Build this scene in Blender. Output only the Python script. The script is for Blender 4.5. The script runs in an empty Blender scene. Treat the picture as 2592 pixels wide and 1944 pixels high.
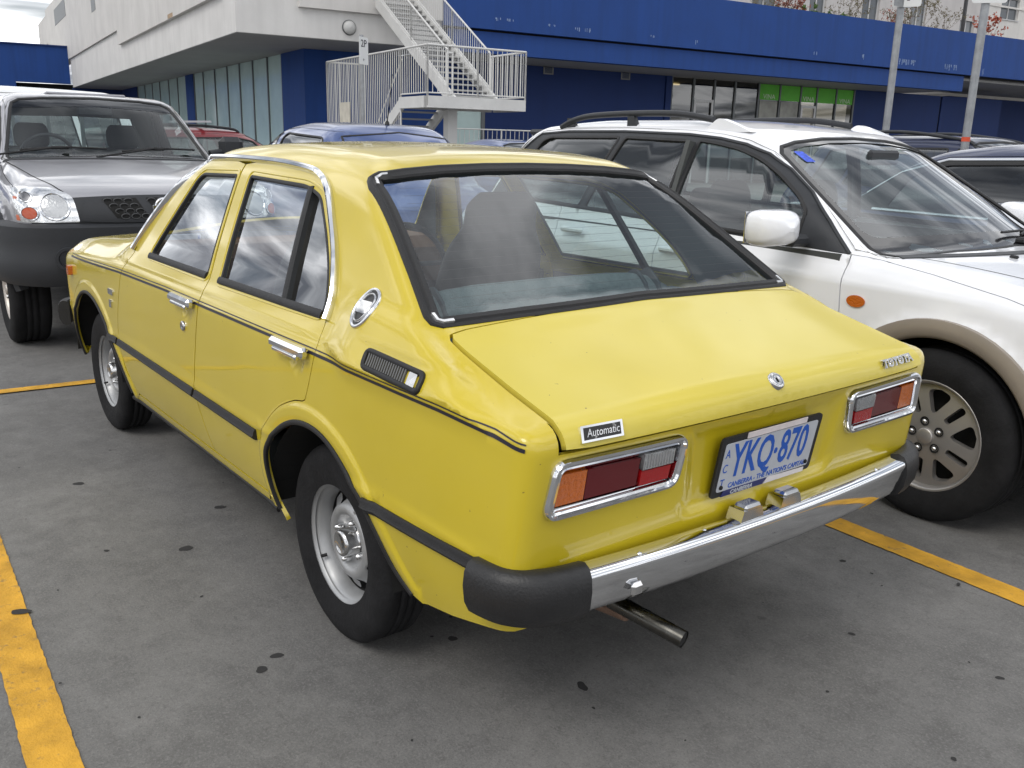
import bpy, math, random
import numpy as np
from mathutils import Vector, Matrix
from mathutils.geometry import delaunay_2d_cdt

# ------------------------------------------------------------------ camera, sky, sun
SC = bpy.context.scene
COL = SC.collection
R = math.radians
CAM_C = np.array([-2.15262, 1.78834, 1.39329])
CAM_YAW, CAM_PITCH, CAM_ROLL, CAM_F = -0.664902, -0.2600207, 0.02439, 906.952
def cam_axes():
    cy, sy, cp, sp = math.cos(CAM_YAW), math.sin(CAM_YAW), math.cos(CAM_PITCH), math.sin(CAM_PITCH)
    f = np.array([cy*cp, sy*cp, sp]); r = np.array([sy, -cy, 0.]); u = np.cross(r, f)
    c, s = math.cos(CAM_ROLL), math.sin(CAM_ROLL)
    return f, c*r+s*u, -s*r+c*u
_f, _r, _u = cam_axes()
cd = bpy.data.cameras.new('camera'); cam = bpy.data.objects.new('camera', cd); COL.objects.link(cam)
cam.matrix_world = Matrix(((_r[0], _u[0], -_f[0], CAM_C[0]), (_r[1], _u[1], -_f[1], CAM_C[1]), (_r[2], _u[2], -_f[2], CAM_C[2]), (0, 0, 0, 1)))
cd.sensor_width = 36; cd.lens = 36*CAM_F/1024; cd.clip_start = .05; cd.clip_end = 3000
SC.camera = cam
SUN_EL, SUN_AZ = R(50), R(102)          # azimuth measured from +x towards +y
wd = bpy.data.worlds.new('World'); SC.world = wd; wd.use_nodes = True
def build_world():
    nt = wd.node_tree; N = nt.nodes; L = nt.links; N.clear()
    out = N.new('ShaderNodeOutputWorld'); bg = N.new('ShaderNodeBackground'); bg.inputs[1].default_value = .1
    sky = N.new('ShaderNodeTexSky'); sky.sky_type = 'NISHITA'; sky.sun_disc = False
    sky.sun_elevation = SUN_EL; sky.sun_rotation = math.pi/2-SUN_AZ; sky.air_density = 1.2; sky.dust_density = 2.5
    tc = N.new('ShaderNodeTexCoord'); sep = N.new('ShaderNodeSeparateXYZ'); L.new(tc.outputs['Generated'], sep.inputs[0])
    zz = N.new('ShaderNodeMath'); zz.operation = 'MAXIMUM'; zz.inputs[1].default_value = .0; L.new(sep.outputs[2], zz.inputs[0])
    za = N.new('ShaderNodeMath'); za.operation = 'ADD'; za.inputs[1].default_value = .16; L.new(zz.outputs[0], za.inputs[0])
    co = N.new('ShaderNodeCombineXYZ')
    for i in (0, 1):
        dv = N.new('ShaderNodeMath'); dv.operation = 'DIVIDE'; L.new(sep.outputs[i], dv.inputs[0]); L.new(za.outputs[0], dv.inputs[1]); L.new(dv.outputs[0], co.inputs[i])
    n1 = N.new('ShaderNodeTexNoise'); n1.inputs['Scale'].default_value = 1.05; n1.inputs['Detail'].default_value = 7; n1.inputs['Roughness'].default_value = .55; n1.inputs['Distortion'].default_value = .35
    L.new(co.outputs[0], n1.inputs['Vector'])
    cover = N.new('ShaderNodeMapRange'); cover.inputs[1].default_value = .32; cover.inputs[2].default_value = .46; L.new(n1.outputs[0], cover.inputs[0])
    n2 = N.new('ShaderNodeTexNoise'); n2.inputs['Scale'].default_value = 2.4; n2.inputs['Detail'].default_value = 6; n2.inputs['Distortion'].default_value = .6
    mp = N.new('ShaderNodeMapping'); mp.inputs['Location'].default_value = (1.3, 4.6, .4); L.new(co.outputs[0], mp.inputs[0]); L.new(mp.outputs[0], n2.inputs['Vector'])
    cr = N.new('ShaderNodeValToRGB'); e = cr.color_ramp.elements
    e[0].position = .38; e[0].color = (3.6, 3.9, 4.5, 1); e[1].position = .60; e[1].color = (22.0, 22.0, 22.2, 1)
    m = e.new(.5); m.color = (11.5, 11.8, 12.3, 1)
    L.new(n2.outputs[0], cr.inputs[0])
    mx = N.new('ShaderNodeMix'); mx.data_type = 'RGBA'
    L.new(cover.outputs[0], mx.inputs[0]); L.new(sky.outputs[0], mx.inputs[6]); L.new(cr.outputs[0], mx.inputs[7])
    L.new(mx.outputs[2], bg.inputs[0]); L.new(bg.outputs[0], out.inputs[0])
build_world()
sd = bpy.data.lights.new('sun', 'SUN'); sd.energy = 1.25; sd.angle = R(25); sd.color = (1, .96, .9)
sun = bpy.data.objects.new('sun', sd); COL.objects.link(sun)
sun.rotation_euler = Vector((math.cos(SUN_EL)*math.cos(SUN_AZ), math.cos(SUN_EL)*math.sin(SUN_AZ), math.sin(SUN_EL))).to_track_quat('Z', 'Y').to_euler()
sun.location = (0, 0, 30)
vs = SC.view_settings; vs.view_transform = 'Standard'; vs.look = 'None'; vs.exposure = -0.06; vs.gamma = 1; vs.use_curve_mapping = False

# ------------------------------------------------------------------ materials
MATS = {}
def mat(name, col=(.5, .5, .5), rough=.5, metal=0., coat=0., coat_r=.05, spec=.5, bump=0., bscale=60., var=0., vscale=6., rvar=0., emit=None, trans=0., ior=1.45, alpha=1., dirt=None):
    if name in MATS: return MATS[name]
    m = bpy.data.materials.new(name); m.use_nodes = True; MATS[name] = m
    nt = m.node_tree; N = nt.nodes; L = nt.links; b = N['Principled BSDF']
    b.inputs['Base Color'].default_value = (*col, 1); b.inputs['Roughness'].default_value = rough; b.inputs['Metallic'].default_value = metal
    b.inputs['Coat Weight'].default_value = coat; b.inputs['Coat Roughness'].default_value = coat_r; b.inputs['Specular IOR Level'].default_value = spec
    b.inputs['Transmission Weight'].default_value = trans; b.inputs['IOR'].default_value = ior
    if emit: b.inputs['Emission Color'].default_value = (*emit[0], 1); b.inputs['Emission Strength'].default_value = emit[1]
    tc = N.new('ShaderNodeTexCoord')
    def noise(sc, det=5, r_=.55):
        n = N.new('ShaderNodeTexNoise'); n.inputs['Scale'].default_value = sc; n.inputs['Detail'].default_value = det; n.inputs['Roughness'].default_value = r_
        L.new(tc.outputs['Object'], n.inputs['Vector']); return n
    if var or dirt:
        n = noise(vscale); mr = N.new('ShaderNodeMapRange'); mr.inputs[1].default_value = .3; mr.inputs[2].default_value = .7
        mr.inputs[3].default_value = 1-var; mr.inputs[4].default_value = 1+var; L.new(n.outputs[0], mr.inputs[0])
        mx = N.new('ShaderNodeMix'); mx.data_type = 'RGBA'; mx.blend_type = 'MULTIPLY'; mx.inputs[0].default_value = 1; mx.inputs[6].default_value = (*col, 1)
        L.new(mr.outputs[0], mx.inputs[7]); src = mx.outputs[2]
        if dirt:
            d = noise(dirt[1], 8, .65); dm = N.new('ShaderNodeMapRange'); dm.inputs[1].default_value = dirt[2]; dm.inputs[2].default_value = dirt[2]+.15; dm.inputs[4].default_value = dirt[3]
            L.new(d.outputs[0], dm.inputs[0]); m2 = N.new('ShaderNodeMix'); m2.data_type = 'RGBA'; L.new(dm.outputs[0], m2.inputs[0]); L.new(src, m2.inputs[6]); m2.inputs[7].default_value = (*dirt[0], 1); src = m2.outputs[2]
        L.new(src, b.inputs['Base Color'])
    if rvar:
        n = noise(vscale*2.3); mr = N.new('ShaderNodeMapRange'); mr.inputs[1].default_value = .3; mr.inputs[2].default_value = .7
        mr.inputs[3].default_value = max(rough-rvar, .0); mr.inputs[4].default_value = rough+rvar; L.new(n.outputs[0], mr.inputs[0]); L.new(mr.outputs[0], b.inputs['Roughness'])
    if bump:
        n = noise(bscale, 4); bp = N.new('ShaderNodeBump'); bp.inputs['Strength'].default_value = bump; bp.inputs['Distance'].default_value = .01
        L.new(n.outputs[0], bp.inputs['Height']); L.new(bp.outputs[0], b.inputs['Normal'])
    return m
def glass(name, tint=(.8, .9, .88), refl=1.0, haze=0.):
    if name in MATS: return MATS[name]
    m = bpy.data.materials.new(name); m.use_nodes = True; MATS[name] = m
    nt = m.node_tree; N = nt.nodes; L = nt.links; N.remove(N['Principled BSDF']); o = N['Material Output']
    tr = N.new('ShaderNodeBsdfTransparent'); tr.inputs[0].default_value = (*tint, 1)
    gl = N.new('ShaderNodeBsdfGlossy'); gl.inputs['Roughness'].default_value = .0; gl.inputs[0].default_value = (.95, .97, 1, 1)
    fr = N.new('ShaderNodeFresnel'); ge = N.new('ShaderNodeNewGeometry'); io = N.new('ShaderNodeMath'); io.operation = 'MULTIPLY_ADD'; io.inputs[1].default_value = 1/1.52-1.52; io.inputs[2].default_value = 1.52
    L.new(ge.outputs['Backfacing'], io.inputs[0]); L.new(io.outputs[0], fr.inputs[0])       # a thin pane mirrors the same from both faces
    ml = N.new('ShaderNodeMath'); ml.operation = 'MULTIPLY_ADD'; ml.inputs[1].default_value = 1.7*refl; ml.inputs[2].default_value = .02; ml.use_clamp = True
    L.new(fr.outputs[0], ml.inputs[0]); mx = N.new('ShaderNodeMixShader'); L.new(ml.outputs[0], mx.inputs[0])
    base = tr.outputs[0]
    if haze:
        df = N.new('ShaderNodeBsdfDiffuse'); df.inputs[0].default_value = (.4, .42, .42, 1); m2 = N.new('ShaderNodeMixShader'); m2.inputs[0].default_value = haze
        tc = N.new('ShaderNodeTexCoord'); n = N.new('ShaderNodeTexNoise'); n.inputs['Scale'].default_value = 3; n.inputs['Detail'].default_value = 6; L.new(tc.outputs['Object'], n.inputs['Vector'])
        mu = N.new('ShaderNodeMath'); mu.operation = 'MULTIPLY'; mu.inputs[1].default_value = 2*haze; L.new(n.outputs[0], mu.inputs[0]); L.new(mu.outputs[0], m2.inputs[0])
        L.new(tr.outputs[0], m2.inputs[1]); L.new(df.outputs[0], m2.inputs[2]); base = m2.outputs[0]
    L.new(base, mx.inputs[1]); L.new(gl.outputs[0], mx.inputs[2]); L.new(mx.outputs[0], o.inputs[0])
    return m
def paint(name, col, rough=.32, fleck=0., metal=0., coat=1., fade=None, orange=.004):
    """car paint: pigment with slight variation under a clear coat; fade = (colour, amount) for sun-bleached upward faces"""
    if name in MATS: return MATS[name]
    m = mat(name, col, rough, metal=metal, coat=coat, coat_r=.03, var=.05, vscale=2.2)
    nt = m.node_tree; N = nt.nodes; L = nt.links; b = N['Principled BSDF']
    tc = N.new('ShaderNodeTexCoord')
    n = N.new('ShaderNodeTexNoise'); n.inputs['Scale'].default_value = 2.5; n.inputs['Detail'].default_value = 8; n.inputs['Roughness'].default_value = .6; L.new(tc.outputs['Object'], n.inputs['Vector'])
    mr = N.new('ShaderNodeMapRange'); mr.inputs[1].default_value = .35; mr.inputs[2].default_value = .75; mr.inputs[3].default_value = .02; mr.inputs[4].default_value = .12
    L.new(n.outputs[0], mr.inputs[0]); L.new(mr.outputs[0], b.inputs['Coat Roughness'])
    w = N.new('ShaderNodeTexNoise'); w.inputs['Scale'].default_value = 3.5; w.inputs['Detail'].default_value = 1; L.new(tc.outputs['Object'], w.inputs['Vector'])
    bp = N.new('ShaderNodeBump'); bp.inputs['Strength'].default_value = .25; bp.inputs['Distance'].default_value = orange; L.new(w.outputs[0], bp.inputs['Height'])
    L.new(bp.outputs[0], b.inputs['Coat Normal'])
    if fade:
        # sun-bleached blotches and small chips in old paint
        old = b.inputs['Base Color'].links[0].from_socket
        f1 = N.new('ShaderNodeTexNoise'); f1.inputs['Scale'].default_value = 1.4; f1.inputs['Detail'].default_value = 6; L.new(tc.outputs['Object'], f1.inputs['Vector'])
        r1 = N.new('ShaderNodeMapRange'); r1.inputs[1].default_value = .42; r1.inputs[2].default_value = .68; r1.inputs[4].default_value = fade[1]; L.new(f1.outputs[0], r1.inputs[0])
        x1 = N.new('ShaderNodeMix'); x1.data_type = 'RGBA'; L.new(r1.outputs[0], x1.inputs[0]); L.new(old, x1.inputs[6]); x1.inputs[7].default_value = (*fade[0], 1)
        f2 = N.new('ShaderNodeTexNoise'); f2.inputs['Scale'].default_value = 75; f2.inputs['Detail'].default_value = 2; L.new(tc.outputs['Object'], f2.inputs['Vector'])
        r2 = N.new('ShaderNodeMapRange'); r2.inputs[1].default_value = .76; r2.inputs[2].default_value = .79; r2.inputs[4].default_value = .7; L.new(f2.outputs[0], r2.inputs[0])
        x2 = N.new('ShaderNodeMix'); x2.data_type = 'RGBA'; L.new(r2.outputs[0], x2.inputs[0]); L.new(x1.outputs[2], x2.inputs[6]); x2.inputs[7].default_value = (.10, .06, .02, 1)
        L.new(x2.outputs[2], b.inputs['Base Color'])
    return m

# ------------------------------------------------------------------ object helpers
def tag(o, label=None, cat=None, group=None, kind=None):
    if label: o['label'] = label
    if cat: o['category'] = cat
    if group: o['group'] = group
    if kind: o['kind'] = kind
    return o
def empty(name, loc=(0, 0, 0), rz=0., label=None, cat=None, group=None):
    o = bpy.data.objects.new(name, None); COL.objects.link(o); o.location = loc; o.rotation_euler = (0, 0, rz); o.empty_display_size = .2
    return tag(o, label, cat, group)
def mobj(name, verts, faces, m, parent=None, normals=None, smooth=False, mats=None, fmat=None):
    me = bpy.data.meshes.new(name)
    me.from_pydata([tuple(map(float, v)) for v in verts], [], [tuple(int(i) for i in f) for f in faces])
    for mm in (mats or [m]): me.materials.append(mm)
    if fmat is not None: me.polygons.foreach_set('material_index', np.asarray(fmat, dtype=np.int32))
    if smooth or normals is not None: me.polygons.foreach_set('use_smooth', np.ones(len(me.polygons), dtype=bool))
    me.update()
    if normals is not None: me.normals_split_custom_set_from_vertices([tuple(map(float, n)) for n in normals])
    o = bpy.data.objects.new(name, me); COL.objects.link(o)
    if parent is not None: o.parent = parent
    return o
class MB:
    """collects simple solids into one mesh"""
    def __init__(s): s.v = []; s.f = []; s.sm = []
    def add(s, v, f, sm=False):
        n = len(s.v); s.v += [tuple(map(float, p)) for p in v]; s.f += [tuple(int(i)+n for i in q) for q in f]; s.sm += [sm]*len(f)
        return s
    def box(s, c, d, rz=0., M=None, bev=0.):
        x, y, z = d[0]/2, d[1]/2, d[2]/2
        if bev:
            b = min(bev, x*.9, y*.9, z*.9); V = []
            for sx in (-1, 1):
                for sy in (-1, 1):
                    for sz in (-1, 1):
                        V += [(sx*(x-b), sy*(y-b), sz*z), (sx*(x-b), sy*y, sz*(z-b)), (sx*x, sy*(y-b), sz*(z-b))]
            def I(a, b_, c_, k): return ((a > 0)*4+(b_ > 0)*2+(c_ > 0))*3+k
            Fq = []
            for sg in (-1, 1):
                Fq += [[I(-1, -1, sg, 0), I(1, -1, sg, 0), I(1, 1, sg, 0), I(-1, 1, sg, 0)], [I(-1, sg, -1, 1), I(1, sg, -1, 1), I(1, sg, 1, 1), I(-1, sg, 1, 1)], [I(sg, -1, -1, 2), I(sg, 1, -1, 2), I(sg, 1, 1, 2), I(sg, -1, 1, 2)]]
                for s2 in (-1, 1):
                    Fq += [[I(-1, sg, s2, 0), I(1, sg, s2, 0), I(1, sg, s2, 1), I(-1, sg, s2, 1)], [I(sg, -1, s2, 0), I(sg, 1, s2, 0), I(sg, 1, s2, 2), I(sg, -1, s2, 2)], [I(sg, s2, -1, 1), I(sg, s2, 1, 1), I(sg, s2, 1, 2), I(sg, s2, -1, 2)]]
                    for s3 in (-1, 1): Fq.append([I(sg, s2, s3, 0), I(sg, s2, s3, 1), I(sg, s2, s3, 2)])
        else:
            V = [(sx*x, sy*y, sz*z) for sx in (-1, 1) for sy in (-1, 1) for sz in (-1, 1)]
            Fq = [[0, 1, 3, 2], [4, 6, 7, 5], [0, 4, 5, 1], [2, 3, 7, 6], [0, 2, 6, 4], [1, 5, 7, 3]]
        if M is None: M = Matrix.Translation(c) @ Matrix.Rotation(rz, 4, 'Z')
        else: M = Matrix.Translation(c) @ M
        VV = [M @ Vector(p) for p in V]
        # orient faces outward
        cen = M @ Vector((0, 0, 0)); out = []
        for q in Fq:
            p = [VV[i] for i in q]; n = (p[1]-p[0]).cross(p[2]-p[0]); m_ = sum(p, Vector())/len(p)
            out.append(q if n.dot(m_-cen) > 0 else q[::-1])
        return s.add(VV, out)
    def tube(s, pts, r, seg=8, caps=True, closed=False, sm=True):
        P = [Vector(p) for p in pts]; n = len(P); rr = r if hasattr(r, '__len__') else [r]*n
        V = []; up = None
        for i in range(n):
            if closed: t = P[(i+1) % n]-P[i-1]
            else: t = P[min(i+1, n-1)]-P[max(i-1, 0)]
            t.normalize()
            if up is None:
                up = Vector((0, 0, 1)) if abs(t.z) < .9 else Vector((1, 0, 0))
            a = t.cross(up).normalized(); up = a.cross(t).normalized()
            for k in range(seg):
                th = 2*math.pi*k/seg; V.append(P[i]+rr[i]*(math.cos(th)*a+math.sin(th)*up))
        Fq = []
        for i in range(n if closed else n-1):
            j = (i+1) % n
            for k in range(seg): Fq.append([i*seg+k, i*seg+(k+1) % seg, j*seg+(k+1) % seg, j*seg+k])
        s.add(V, Fq, sm)
        if caps and not closed:
            s.add([V[k] for k in range(seg)][::-1], [list(range(seg))]); s.add([V[(n-1)*seg+k] for k in range(seg)], [list(range(seg))])
        return s
    def bar(s, a, b, w, h):
        a = Vector(a); b = Vector(b); t = (b-a); L_ = t.length; t.normalize()
        up = Vector((0, 0, 1)) if abs(t.z) < .95 else Vector((0, 1, 0))
        y = up.cross(t).normalized(); z = t.cross(y)
        M = Matrix((t, y, z)).transposed().to_4x4()
        return s.box((a+b)/2, (L_, w, h), M=M)
    def lathe(s, prof, c=(0, 0, 0), axis='y', seg=48, sm=True, sgn=1):
        """prof: (radius, along) revolved about axis through c"""
        V = []; n = len(prof)
        for k in range(seg):
            th = 2*math.pi*k/seg; ct, st = math.cos(th), math.sin(th)
            for r_, w in prof:
                w = w*sgn
                V.append({'y': (c[0]+r_*ct, c[1]+w, c[2]+r_*st), 'z': (c[0]+r_*ct, c[1]+r_*st, c[2]+w), 'x': (c[0]+w, c[1]+r_*ct, c[2]+r_*st)}[axis])
        Fq = []
        for k in range(seg):
            j = (k+1) % seg
            for i in range(n-1):
                q = [k*n+i, k*n+i+1, j*n+i+1, j*n+i]
                Fq.append(q if sgn > 0 else q[::-1])
        return s.add(V, Fq, sm)
    def prism(s, poly, O, ex, ey, depth):
        """poly 2d extruded by depth along ex x ey, starting at O"""
        O = Vector(O); ex = Vector(ex); ey = Vector(ey); ez = ex.cross(ey).normalized(); n = len(poly)
        A = [O+ex*p[0]+ey*p[1] for p in poly]; B = [p+ez*depth for p in A]
        ar = sum(poly[i][0]*poly[(i+1) % n][1]-poly[(i+1) % n][0]*poly[i][1] for i in range(n))
        f = [list(range(n))[::-1], list(range(n, 2*n))]+[[i, (i+1) % n, n+(i+1) % n, n+i] for i in range(n)]
        if (ar < 0) != (depth < 0): f = [q[::-1] for q in f]
        return s.add(A+B, f)
    def build(s, name, m, parent=None, mirror=False):
        v = s.v; f = s.f
        if mirror: v = [(a, -b, c) for a, b, c in v]; f = [q[::-1] for q in f]
        o = mobj(name, v, f, m, parent)
        o.data.polygons.foreach_set('use_smooth', np.array(s.sm, dtype=bool)); o.data.update()
        return o
def both(fn):
    for sg in (1, -1): fn(sg)
def text_mesh(name, txt, size, m, parent, M, sx=1., depth=.001, shear=0., bold=0., align='CENTER'):
    cu = bpy.data.curves.new(name, 'FONT'); cu.body = txt; cu.size = size; cu.extrude = depth; cu.align_x = align; cu.align_y = 'CENTER'; cu.shear = shear; cu.offset = bold; cu.resolution_u = 3
    t = bpy.data.objects.new('tmp_text', cu); me = bpy.data.meshes.new_from_object(t)
    bpy.data.objects.remove(t); bpy.data.curves.remove(cu)
    me.name = name; me.transform(M @ Matrix.Diagonal((sx, 1, 1, 1))); me.materials.clear(); me.materials.append(m)
    o = bpy.data.objects.new(name, me); COL.objects.link(o); o.parent = parent
    return o
def frame_mat(O, ex, ey):
    ex = Vector(ex).normalized(); ey = Vector(ey).normalized(); ez = ex.cross(ey)
    M = Matrix((ex, ey, ez)).transposed().to_4x4(); M.translation = Vector(O); return M

# ------------------------------------------------------------------ implicit surfaces and panels cut from them
class Spl:
    def __init__(s, *pts):
        a = np.array(pts, float); s.x = a[:, 0]; s.y = a[:, 1]
        h = np.diff(s.x); dl = np.diff(s.y)/h; m = np.empty(len(s.x)); m[0] = dl[0]; m[-1] = dl[-1]
        for i in range(1, len(s.x)-1):
            m[i] = 0 if dl[i-1]*dl[i] <= 0 else (h[i-1]+h[i])/(h[i]/dl[i-1]+h[i-1]/dl[i]) if False else 3*(h[i-1]+h[i])/((2*h[i]+h[i-1])/dl[i-1]+(h[i]+2*h[i-1])/dl[i])
        s.m = m
    def __call__(s, q):
        q = np.asarray(q, float); i = np.clip(np.searchsorted(s.x, q)-1, 0, len(s.x)-2); h = s.x[i+1]-s.x[i]; t = (q-s.x[i])/h
        tc = np.clip(t, 0, 1)
        y = (2*tc**3-3*tc**2+1)*s.y[i]+(tc**3-2*tc**2+tc)*h*s.m[i]+(-2*tc**3+3*tc**2)*s.y[i+1]+(tc**3-tc**2)*h*s.m[i+1]
        return y+np.where(t < 0, t*h*s.m[0], 0)+np.where(t > 1, (t-1)*h*s.m[-1], 0)
def smax(a, b, k):
    h = np.maximum(k-np.abs(a-b), 0)/k; return np.maximum(a, b)+h*h*k*.25
def smin(a, b, k): return -smax(-a, -b, k)
def sstep(a, b, x): t = np.clip((x-a)/(b-a), 0, 1); return t*t*(3-2*t)
def unit(v): v = np.asarray(v, float); return v/np.linalg.norm(v, axis=-1, keepdims=True)
AX = {'y': (np.array([0., 1, 0]), (0, 2)), 'z': (np.array([0., 0, 1]), (0, 1)), 'x': (np.array([1., 0, 0]), (1, 2)), '-x': (np.array([-1., 0, 0]), (1, 2)), '-y': (np.array([0., -1, 0]), (0, 2))}
AXR = {'y': (1.15, 1.0, 22), '-y': (1.15, 1.0, 22), 'z': (1.85, 1.6, 34), 'x': (3.4, 2.4, 48), '-x': (1.3, 2.0, 44)}    # marching ranges per axis
def hit(F, O, d, t0=2.5, n=70, span=None):
    """first surface crossing marching from O+d*t0 along -d"""
    O = np.asarray(O, float); d = unit(d); N = len(O); span = span or 2*t0
    ts = t0-np.linspace(0, span, n); lo = np.full(N, t0); hi = np.full(N, np.nan); done = np.zeros(N, bool); prev = t0
    for t in ts:
        act = ~done
        if not act.any(): break
        f = np.full(N, 1.); f[act] = F(O[act]+d*t)
        new = act & (f < 0); hi[new] = t; lo[new] = prev; done |= new; prev = t
    bad = ~done; hi[bad] = 0; lo[bad] = 0
    for _ in range(17):
        mid = (lo+hi)/2; f = F(O+d*mid[:, None]); inn = f < 0; hi = np.where(inn, mid, hi); lo = np.where(inn, lo, mid)
    return O+d*hi[:, None]
def grad(F, P, e=1.5e-3):
    g = np.stack([F(P+np.eye(3)[i]*e)-F(P-np.eye(3)[i]*e) for i in range(3)], -1)
    return unit(g)
def on(F, pts, ax):
    """2-D points to surface points, seen along an axis"""
    d, (i, j) = AX[ax]; pts = np.asarray(pts, float); O = np.zeros((len(pts), 3)); O[:, i] = pts[:, 0]; O[:, j] = pts[:, 1]
    t0, sp, n = AXR[ax]
    return hit(F, O, d, t0, n, sp)
def dens(P, step, closed=False):
    P = np.asarray(P, float); Q = np.vstack([P, P[:1]]) if closed else P; out = []
    for a, b in zip(Q[:-1], Q[1:]):
        n = max(1, int(math.ceil(np.linalg.norm(b-a)/step))); out += [a+(b-a)*i/n for i in range(n)]
    if not closed: out.append(Q[-1])
    return np.array(out)
def cr(P, n=8, closed=False):
    """Catmull-Rom through the points"""
    P = np.asarray(P, float); N = len(P); out = []
    for i in range(N if closed else N-1):
        if closed: a, b, c, d = P[i-1], P[i], P[(i+1) % N], P[(i+2) % N]
        else: a, b, c, d = P[max(i-1, 0)], P[i], P[i+1], P[min(i+2, N-1)]
        for k in range(n):
            t = k/n; out.append(.5*((2*b)+(-a+c)*t+(2*a-5*b+4*c-d)*t*t+(-a+3*b-3*c+d)*t**3))
    if not closed: out.append(P[-1])
    return np.array(out)
def rnd(P, rad, seg=6):
    """closed polygon with rounded corners"""
    P = np.asarray(P, float); N = len(P); out = []; rad = rad if hasattr(rad, '__len__') else [rad]*N
    for i in range(N):
        p, a, b = P[i], P[i-1], P[(i+1) % N]; r = rad[i]
        if r <= 0: out.append(p); continue
        u = a-p; v = b-p; lu = np.linalg.norm(u); lv = np.linalg.norm(v); r = min(r, lu*.49, lv*.49); A = p+u/lu*r; B = p+v/lv*r
        for k in range(seg+1):
            t = k/seg; out.append((1-t)**2*A+2*t*(1-t)*p+t*t*B)
    return np.array(out)
def inset(P, d):
    """offset a closed 2-D polygon inwards by d"""
    P = np.asarray(P, float); a = np.roll(P, 1, 0); b = np.roll(P, -1, 0)
    ar = np.sum(P[:, 0]*b[:, 1]-b[:, 0]*P[:, 1]); t1 = unit(P-a+1e-12); t2 = unit(b-P+1e-12); sg = 1 if ar > 0 else -1
    n1 = np.stack([-t1[:, 1], t1[:, 0]], -1)*sg; n2 = np.stack([-t2[:, 1], t2[:, 0]], -1)*sg; n = unit(n1+n2+1e-12); c = np.clip(np.sum(n*n1, -1), .35, 1)
    return P+n*(d/c)[:, None]
def inpoly(q, P):
    q = np.asarray(q); ins = np.zeros(len(q), bool); a = P; b = np.roll(P, -1, 0)
    for (x0, y0), (x1, y1) in zip(a, b):
        if y0 == y1: continue
        c = ((y0 > q[:, 1]) != (y1 > q[:, 1])); ins ^= c & (q[:, 0] < (x1-x0)*(q[:, 1]-y0)/(y1-y0)+x0)
    return ins
def bdist(q, loops):
    m = np.full(len(q), 1e9)
    for P in loops:
        for a, b in zip(P, np.roll(P, -1, 0)):
            ab = b-a; t = np.clip(((q-a)@ab)/max(ab@ab, 1e-12), 0, 1); m = np.minimum(m, np.sum((q-a-t[:, None]*ab)**2, -1))
    return np.sqrt(m)
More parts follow.
